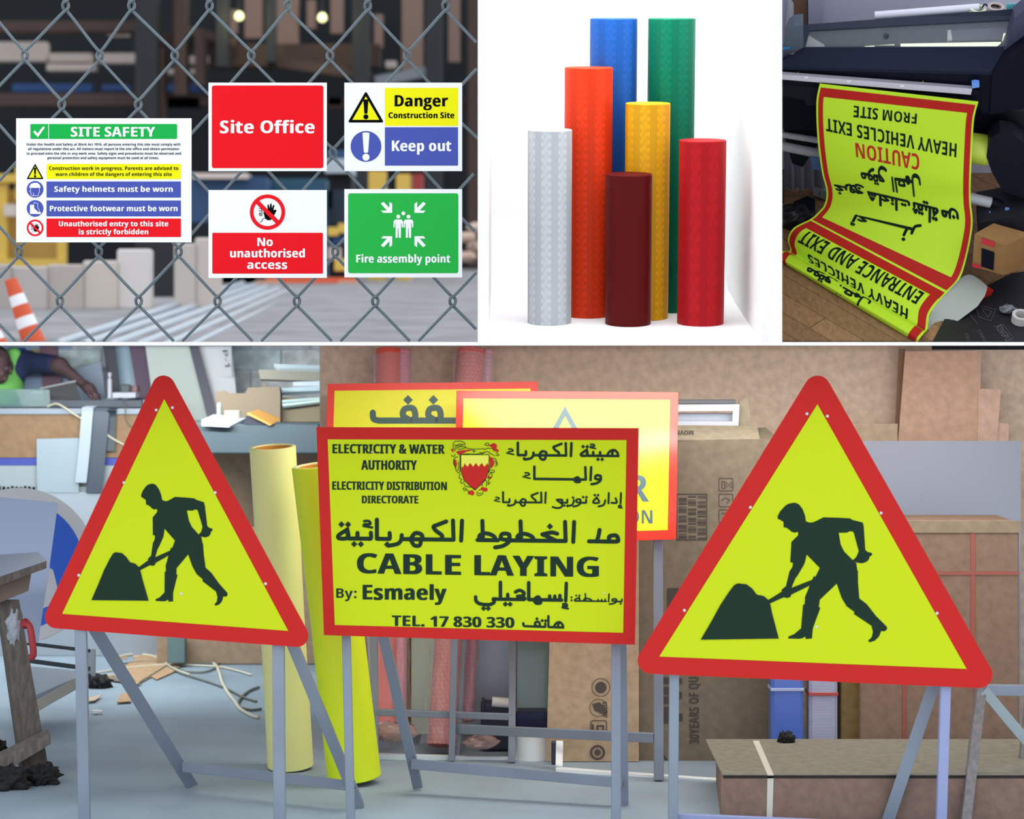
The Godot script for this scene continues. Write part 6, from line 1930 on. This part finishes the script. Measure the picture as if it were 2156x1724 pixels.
	part("front", px_box(330, 953, 672, 1398, 11.62, 0.02), tri_tex(mat("bench_brown", c8(140, 118, 96, 0.7), 0.7), card_t, Vector3(2, 2, 2)), o)
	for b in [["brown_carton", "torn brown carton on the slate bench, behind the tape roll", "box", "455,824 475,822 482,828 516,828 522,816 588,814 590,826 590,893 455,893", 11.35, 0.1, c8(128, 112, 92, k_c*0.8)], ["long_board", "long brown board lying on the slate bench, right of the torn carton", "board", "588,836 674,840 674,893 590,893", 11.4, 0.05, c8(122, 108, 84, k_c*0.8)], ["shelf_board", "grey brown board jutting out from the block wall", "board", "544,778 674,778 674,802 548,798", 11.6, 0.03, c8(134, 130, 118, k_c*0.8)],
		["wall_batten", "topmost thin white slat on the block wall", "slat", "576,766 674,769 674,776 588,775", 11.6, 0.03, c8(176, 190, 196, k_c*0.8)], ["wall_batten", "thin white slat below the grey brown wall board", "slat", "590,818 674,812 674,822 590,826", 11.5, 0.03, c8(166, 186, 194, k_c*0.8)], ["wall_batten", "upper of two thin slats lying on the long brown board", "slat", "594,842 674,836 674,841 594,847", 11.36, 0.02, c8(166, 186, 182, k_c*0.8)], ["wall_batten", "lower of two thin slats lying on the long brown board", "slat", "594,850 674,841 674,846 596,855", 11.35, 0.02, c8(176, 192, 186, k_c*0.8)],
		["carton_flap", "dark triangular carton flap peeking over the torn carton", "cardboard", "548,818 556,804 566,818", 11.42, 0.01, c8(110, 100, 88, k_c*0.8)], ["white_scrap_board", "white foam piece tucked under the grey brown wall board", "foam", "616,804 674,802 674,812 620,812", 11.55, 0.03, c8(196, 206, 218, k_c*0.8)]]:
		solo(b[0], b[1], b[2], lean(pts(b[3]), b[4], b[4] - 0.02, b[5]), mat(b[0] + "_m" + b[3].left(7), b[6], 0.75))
	m = MB.new()
	m.lathe(Transform3D(Basis(), P(490, 880, 11.1)), PackedVector2Array([Vector2(0.028, 0), Vector2(0.04, 0), Vector2(0.04, 0.036), Vector2(0.028, 0.036), Vector2(0.028, 0)]), 28)
	solo("tape_roll", "cream tape roll lying on papers on the slate bench", "tape", m, mat("tape_cream", c8(208, 206, 186, k_c*0.8), 0.6))
	o = thing("paper_tray", "crumpled white paper tray under the cream tape roll", "tray", P(470, 900, 11.0))
	part("tray", px_hexa([[424, 884], [484, 897], [482, 900], [424, 897]], [[450, 872], [518, 880], [512, 896], [450, 890]], facing(10.95), facing(11.1)), mat("tray_paper", c8(172, 182, 200, k_c*0.8), 0.6), o)
	part("edge", pxbar(424, 884, 10.95, 486, 896, 10.95, 3, 0.01), mats.bottle_white, o)
	o = thing("orange_folder", "orange folder lying open like a tent on the slate bench", "folder", P(550, 895, 10.98))
	part("cover", px_hexa([[519, 872], [568, 896], [572, 894], [523, 868]], [[540, 864], [590, 884], [592, 882], [544, 862]], facing(10.97), facing(11.08)), mat("folder_orange", c8(206, 150, 72, k_c*0.8), 0.6), o)
	part("inside", px_hexa([[514, 894], [562, 896], [560, 893], [518, 876]], [[524, 892], [566, 893], [562, 890], [526, 876]], facing(11.0), facing(11.06)), mat("folder_dark", c8(46, 50, 62, k_c*0.8), 0.7), o)
	m = MB.new()
	m.lathe(Transform3D(Basis(), P(462, 880, 11.2)), PackedVector2Array([Vector2(0, 0), Vector2(0.013, 0), Vector2(0.013, 0.06), Vector2(0.008, 0.075), Vector2(0, 0.076)]), 16)
	solo("glue_bottle", "small clear bottle on the slate bench beside the tape roll", "bottle", m, mat("glue_pale", c8(160, 166, 166, k_c*0.8), 0.3))
	# round sign and the sheets before it
	var ps := through(P(40, 1030, 9.95), P(200, 1030, 9.9), P(40, 1350, 9.7))
	o = thing("round_sign", "big round blue and white traffic sign leaning behind the wooden bench", "sign", ps.at(40, 1353))
	part("disc", ps.board(circ(40, 1190, 163, 72), 0.006), mat("disc_white", c8(190, 200, 204, 0.5), 0.5), o)
	m = MB.new()
	decal(m, ps, circ(40, 1190, 136, 64))
	part("blue_field", m, mat("disc_blue", c8(44, 84, 172, 0.45), 0.45), o)
	m = MB.new()
	decal(m, ps, pts("60,1195 104,1195 112,1200 122,1240 102,1276 88,1282 60,1282"), 0.0016)
	part("arrow", m, mats.disc_white, o)
	solo("pale_sheet", "pale blue grey board standing against the counter behind the round sign", "board", lean(pts("-60,1036 352,1036 352,1380 -60,1380"), 11.97, 11.95, 0.008), mat("sheet_pale_grey", c8(164, 174, 184, 1.3), 0.5))
	solo("metal_sheet", "shiny white metal sheet leaning before the round blue sign", "sheet", lean(pts("-70,1040 122,1058 104,1193 80,1352 -70,1362"), 9.4, 9.2, 0.003), mat("sheet_metal", c8(164, 178, 204, 0.72), 0.3, 0.2))
	# wooden bench at the left edge
	o = thing("work_bench", "rough wooden work bench with grey top at the left edge", "bench", on_floor(70, 1640))
	var wood := tri_tex(mat("bench_wood", c8(110, 100, 92, 0.9), 0.8), noise_tex("wood_grain", 0.02, 0.72, 1.0, 4), Vector3(8, 2, 8))
	part("top", px_hexa([[-120, 1252], [98, 1180], [98, 1192], [-120, 1268]], [[-120, 1176], [80, 1162], [80, 1170], [-120, 1184]], facing(8.55), facing(8.95)), mat("bench_top", c8(150, 162, 184, 0.9), 0.5), o)
	part("front_edge", px_hexa([[-120, 1254], [98, 1181], [98, 1196], [-120, 1276]], [[-120, 1254], [98, 1181], [98, 1196], [-120, 1276]], facing(8.53), facing(8.548)), wood, o)
	part("apron", px_hexa([[-120, 1268], [66, 1206], [60, 1244], [-120, 1316]], [[-120, 1260], [66, 1200], [60, 1238], [-120, 1308]], facing(8.6), facing(8.64)), mat("apron_wood", c8(114, 98, 86, 0.9), 0.8), o)
	part("leg", px_hexa([[-4, 1262], [40, 1262], [104, 1626], [50, 1634]], [[-10, 1262], [30, 1262], [92, 1618], [40, 1622]], facing(8.645), facing(8.74)), wood, o)
	part("rail", px_hexa([[-120, 1660], [106, 1544], [108, 1566], [-120, 1700]], [[-120, 1640], [100, 1534], [104, 1556], [-120, 1684]], facing(8.56), facing(8.62)), tri_tex(mat("rail_wood", c8(124, 116, 108, 0.9), 0.8), noise_tex("wood_grain", 0.02, 0.72, 1.0, 4), Vector3(8, 2, 8)), o)
	m = MB.new()
	m.blob(P(30, 1318, 8.66), Vector3(0.03, 0.07, 0.03), 31, 0.25)
	solo("plastic_bag", "wrinkled grey plastic bag tied round the bench leg", "bag", m, mat("bag_grey", c8(150, 156, 166, 0.8), 0.3))
	m = MB.new()
	m.tube(curve3([P(50, 1312, 8.66), P(62, 1318, 8.64), P(68, 1350, 8.64), P(70, 1378, 8.65), P(62, 1386, 8.66)]), [0.015, 0.019, 0.021, 0.019, 0.013], 12)
	solo("red_clamp", "red rubber grip hanging on the bench leg", "clamp", m, mat("clamp_red", c8(170, 56, 58, 0.9), 0.5))
	for k in 3:
		m = MB.new()
		m.blob([on_floor(88, 1650) + Vector3(0, 0.03, 0), on_floor(14, 1660) + Vector3(0, 0.035, 0), P(-6, 1575, 8.7)][k], [Vector3(0.055, 0.036, 0.05), Vector3(0.075, 0.04, 0.05), Vector3(0.03, 0.03, 0.03)][k], 70 + k, 0.5)
		solo("black_cloth", ["black cloth bundle round the foot of the wooden bench leg", "black cloth bundle on the floor at the left edge", "black cloth knot on the bench rail at the left edge"][k], "cloth", m, mats.rag_black, "black cloth bundles at the wooden bench")
	o = thing("trolley_frame", "low steel trolley frame with two dark rods behind the left triangle's leg", "trolley", on_floor(110, 1490))
	for s in [[40, 1352, 9.4, 190, 1370, 9.5, 7], [40, 1388, 9.3, 190, 1408, 9.4, 9]]:
		part("rod", pxbar(s[0], s[1], s[2], s[3], s[4], s[5], s[6], 0.012), mat("rod_dark", c8(48, 54, 64, 0.7), 0.5), o)
	part("deck", px_hexa([[40, 1478], [166, 1424], [166, 1432], [40, 1490]], [[40, 1400], [166, 1412], [166, 1420], [40, 1408]], facing(9.6), facing(10.0)), mat("deck_grey", c8(112, 124, 138, 0.7), 0.5), o)
	part("beam", pxbar(60, 1496, 9.58, 172, 1432, 9.58, 22, 0.03), mat("beam_pale", c8(140, 138, 128, 0.7), 0.7), o)
	part("bracket", px_box(176, 1366, 200, 1424, 10.0, 0.02), mat("bracket_grey", c8(150, 162, 168, 0.66), 0.5), o)
	part("wheel", px_box(168, 1420, 190, 1436, 9.9, 0.05, 0.01), mats.rod_dark, o)
	# low clutter on the floor
	solo("green_box", "small dark green box against the brown bench front on the floor", "box", px_box(352, 1340, 389, 1396, 11.5, 0.08), mat("box_green", c8(76, 96, 98, k_b), 0.5))
	for k in 6:
		var s: String = ["242,1371 268,1368 268,1386 244,1388", "280,1368 316,1366 300,1384 280,1384", "300,1376 352,1362 380,1400 366,1414 330,1430 318,1424 290,1440 262,1402", "186,1424 236,1418 262,1432 300,1442 250,1420", "246,1478 254,1460 272,1458 276,1476", "178,1470 216,1462 200,1474 186,1476"][k]
		m = MB.new()
		m.slab(Pl.new(Vector3(0, 0.004 + 0.002 * k, 0), Vector3.UP).all(pts(s)), Vector3(0, -0.003, 0))
		solo("cardboard_scrap", ["leftmost small torn cardboard piece near the rear on the floor", "second small torn cardboard piece near the rear on the floor", "largest torn cardboard sheet on the floor under the cables", "torn cardboard strip beside the black rag on the floor", "tan cardboard offcut alone on the floor left of the rear leg", "small cardboard offcut just below the black rag"][k], "cardboard", m, tri_tex(mat("scrap_card_%d" % (k % 2), [c8(156, 128, 98, k_b), c8(164, 146, 126, k_b)][k % 2], 0.85), card_t, Vector3(3, 3, 3)), "torn cardboard on the floor")
	m = MB.new()
	m.blob(on_floor(208, 1448) + Vector3(0, 0.025, 0), Vector3(0.048, 0.032, 0.04), 81, 0.5)
	solo("black_rag", "black crumpled rag on the floor behind the left triangle's front leg", "rag", m, mats.rag_black)
	m = MB.new()
	m.blob(on_floor(203, 1504) + Vector3(0, 0.01, 0), Vector3(0.024, 0.01, 0.015), 82, 0.4)
	solo("foil_scrap", "small crumpled white foil scrap on the floor near the front leg", "scrap", m, mat("foil_white", c8(216, 222, 228, 0.8), 0.4))
	var fl := func(s: String) -> PackedVector3Array:
		var r := []
		for q in pts(s):
			r.append(on_floor(q.x, q.y) + Vector3(0, 0.008, 0))
		return curve3(r, 6)
	for c in [["cream cable arching over the cardboard behind the triangle's rear leg", "242,1392 258,1384 290,1380 320,1384 340,1392 352,1402 366,1412 400,1424", 0.007, 1], ["thin dark cable running level along the floor's rear edge", "250,1402 300,1396 360,1398 420,1400 450,1400", 0.004, 0], ["dark cable looping down under the bench front", "365,1400 378,1412 400,1418 430,1418 452,1410 462,1398 470,1392", 0.005, 0], ["pale cable lying level across the torn cardboard", "200,1420 260,1410 320,1404 360,1402 420,1404 470,1408 530,1424", 0.005, 1], ["dark cable slanting down to the cream vinyl roll", "350,1404 380,1420 430,1436 475,1452 510,1470 540,1480", 0.005, 0], ["pale thick cable running down from the bench front past the coil", "450,1400 456,1406 462,1420 468,1440 480,1462 494,1480 506,1496 530,1510 545,1514", 0.008, 1], ["coiled green grey cable beside the cream vinyl roll", "545,1450 524,1458 510,1470 502,1482 506,1492 530,1498 550,1496", 0.006, 0], ["dark cable crossing the cardboard towards the rear leg", "352,1404 330,1418 300,1436 285,1446 262,1440 236,1428", 0.005, 0]]:
		m = MB.new()
		m.tube(fl.call(c[1]), [c[2]], 8)
		solo("floor_cable", c[0], "cable", m, [mat("cable_dark", c8(88, 92, 84, 0.66), 0.5), mat("cable_pale", c8(176, 172, 156, 0.66), 0.5)][c[3]])
	m = MB.new()
	m.blob(on_floor(412, 1394) + Vector3(0, 0.02, 0), Vector3(0.035, 0.03, 0.03), 83, 0.4)
	solo("plug_adapter", "dark plug adapter on the floor at the brown bench front", "adapter", m, mats.cable_dark)

func _cloudy_film() -> StandardMaterial3D:
	var m := mat("cloudy_film", Color(0.72, 0.6, 0.58, 0.6), 0.2)
	m.transparency = BaseMaterial3D.TRANSPARENCY_ALPHA
	return m

func worker() -> void:
	var o := thing("person", "worker in navy shirt and bright green vest reaching over the counter, left edge", "person", Vector3(P(-60, 0, 12.815).x, 0.0, -13.398))
	var d := 13.165
	var hip := P(-110, 850, 13.304)
	var chest := P(-6, 812, 13.165)
	var neck := P(6, 772, 13.071)
	var sh := P(56, 762, 13.141)
	var elbow := P(126, 770, 12.931)
	var wrist := P(172, 806, 12.792)
	var palm := P(188, 818, 12.745)
	var shl := P(-96, 790, 13.048)
	var ell := P(-150, 850, 12.815)
	var head := P(-8, 768, 12.955)
	var skin := mat("worker_skin", c8(92, 70, 72, 0.62), 0.55)
	skin.subsurf_scatter_enabled = true; skin.subsurf_scatter_strength = 0.1
	var m := MB.new()
	nets(m, [[hip, chest, 0.13, 0.14], [chest, neck, 0.1, 0.055], [sh, elbow, 0.048, 0.04], [elbow, wrist, 0.042, 0.027], [shl, ell, 0.048, 0.04], [ell, P(-120, 862, 12.582), 0.04, 0.028],
		[neck, head, 0.05, 0.06], [head + Vector3(0, 0.0, 0.02), head + Vector3(0.03, -0.06, 0.05), 0.085, 0.05],
		[hip, Vector3(hip.x - 0.09, 0.85, hip.z), 0.13, 0.11], [Vector3(hip.x - 0.13, 0.85, hip.z), Vector3(hip.x - 0.15, 0.07, hip.z), 0.09, 0.05], [Vector3(hip.x + 0.05, 0.85, hip.z), Vector3(hip.x + 0.07, 0.07, hip.z), 0.09, 0.05],
		[Vector3(hip.x - 0.15, 0.05, hip.z), Vector3(hip.x - 0.14, 0.04, hip.z + 0.15), 0.045, 0.035], [Vector3(hip.x + 0.07, 0.05, hip.z), Vector3(hip.x + 0.08, 0.04, hip.z + 0.15), 0.045, 0.035]], 0.016, 0.04)
	part("body", m, skin, o)
	m = MB.new()
	var f := head + Vector3(0.045, -0.03, 0.085)
	nets(m, [[head + Vector3(0.0, 0.015, 0.0), head + Vector3(0.02, -0.05, 0.055), 0.083, 0.052], [f + Vector3(-0.005, 0.01, -0.012), f + Vector3(0.01, -0.02, 0.006), 0.011, 0.013], [f + Vector3(-0.02, -0.05, -0.02), f + Vector3(0.02, -0.05, -0.02), 0.012, 0.012], [head + Vector3(0.075, -0.02, -0.01), head + Vector3(0.08, -0.045, -0.005), 0.014, 0.01],
		[f + Vector3(-0.035, 0.012, -0.018), f + Vector3(0.03, 0.012, -0.022), 0.013, 0.013]], 0.005, 0.02)
	# the hand: five bent fingers round a small white thing
	var w := (palm - wrist).normalized()
	var across := Vector3(-0.35, 0.25, 1.0).normalized()
	nets(m, [[wrist, palm, 0.026, 0.032], [palm - across * 0.018, palm + w * 0.03 - across * 0.02, 0.024, 0.02], [palm + across * 0.018, palm + w * 0.03 + across * 0.018, 0.024, 0.02]], 0.004, 0.02)
	for k in 4:
		var r := palm + w * 0.04 + across * (0.027 - 0.018 * k)
		var l: float = [0.031, 0.037, 0.034, 0.026][k]
		var a := r + w * l + Vector3(0, -0.004, 0)
		var b := a + (w * 0.45 + Vector3(0, -0.9, 0)).normalized() * l * 0.8
		var c := b + (w * -0.3 + Vector3(0, -0.9, 0)).normalized() * l * 0.6
		nets(m, [[r - w * 0.012, a, 0.0105, 0.0095], [a, b, 0.0095, 0.0085], [b, c, 0.0085, 0.0075]], 0.0035, 0.006)
	var th := palm + across * 0.03 + w * 0.005
	nets(m, [[palm + across * 0.014, th + Vector3(0, -0.012, 0), 0.014, 0.012], [th + Vector3(0, -0.012, 0), th + w * 0.035 + Vector3(0, -0.03, 0.006), 0.012, 0.01], [th + w * 0.035 + Vector3(0, -0.03, 0.006), th + w * 0.058 + Vector3(0, -0.04, -0.004), 0.01, 0.008]], 0.0035, 0.008)
	part("face_and_hand", m, skin, o)
	m = MB.new()
	nets(m, [[head + Vector3(-0.01, 0.03, -0.015), head + Vector3(-0.01, -0.01, -0.05), 0.083, 0.07]], 0.009, 0.02)
	part("hair", m, mat("worker_hair", c8(34, 28, 32, 0.62), 0.8), o)
	m = MB.new()
	nets(m, [[hip, chest, 0.142, 0.152], [chest, neck + (chest - neck) * 0.3, 0.112, 0.075], [chest + Vector3(0.05, 0.04, 0), sh, 0.08, 0.062], [sh, sh.lerp(elbow, 0.78), 0.062, 0.056], [chest + Vector3(-0.05, 0.02, 0), shl, 0.08, 0.06], [shl, shl.lerp(ell, 0.75), 0.06, 0.054]], 0.013, 0.03)
	part("shirt", m, mat("shirt_navy", c8(40, 48, 82, 0.62), 0.85), o)
	m = MB.new()
	nets(m, [[hip + (chest - hip) * 0.2 + Vector3(0, 0, 0.02), chest + Vector3(0, 0.0, 0.02), 0.146, 0.156], [chest + Vector3(0.03, 0.03, 0.03), sh + Vector3(-0.07, 0.035, 0.02), 0.1, 0.05]], 0.013, 0.03)
	part("vest", m, mat("vest_green", c8(118, 188, 92, 0.62), 0.7), o)
	m = MB.new()
	nets(m, [[Vector3(hip.x - 0.03, 0.98, hip.z), Vector3(hip.x - 0.03, 0.86, hip.z), 0.15, 0.13], [Vector3(hip.x - 0.13, 0.85, hip.z), Vector3(hip.x - 0.15, 0.11, hip.z), 0.1, 0.06], [Vector3(hip.x + 0.05, 0.85, hip.z), Vector3(hip.x + 0.07, 0.11, hip.z), 0.1, 0.06]], 0.018, 0.03)
	part("trousers", m, mat("trousers_dark", c8(52, 54, 66, 0.62), 0.9), o)
	m = MB.new()
	m.blob(palm + w * 0.055 + Vector3(0, -0.035, 0.01), Vector3(0.014, 0.018, 0.014), 5, 0.1, 8)
	solo("white_cup", "small white object held in the worker's hand", "cup", m, mat("bottle_white", Color.WHITE))
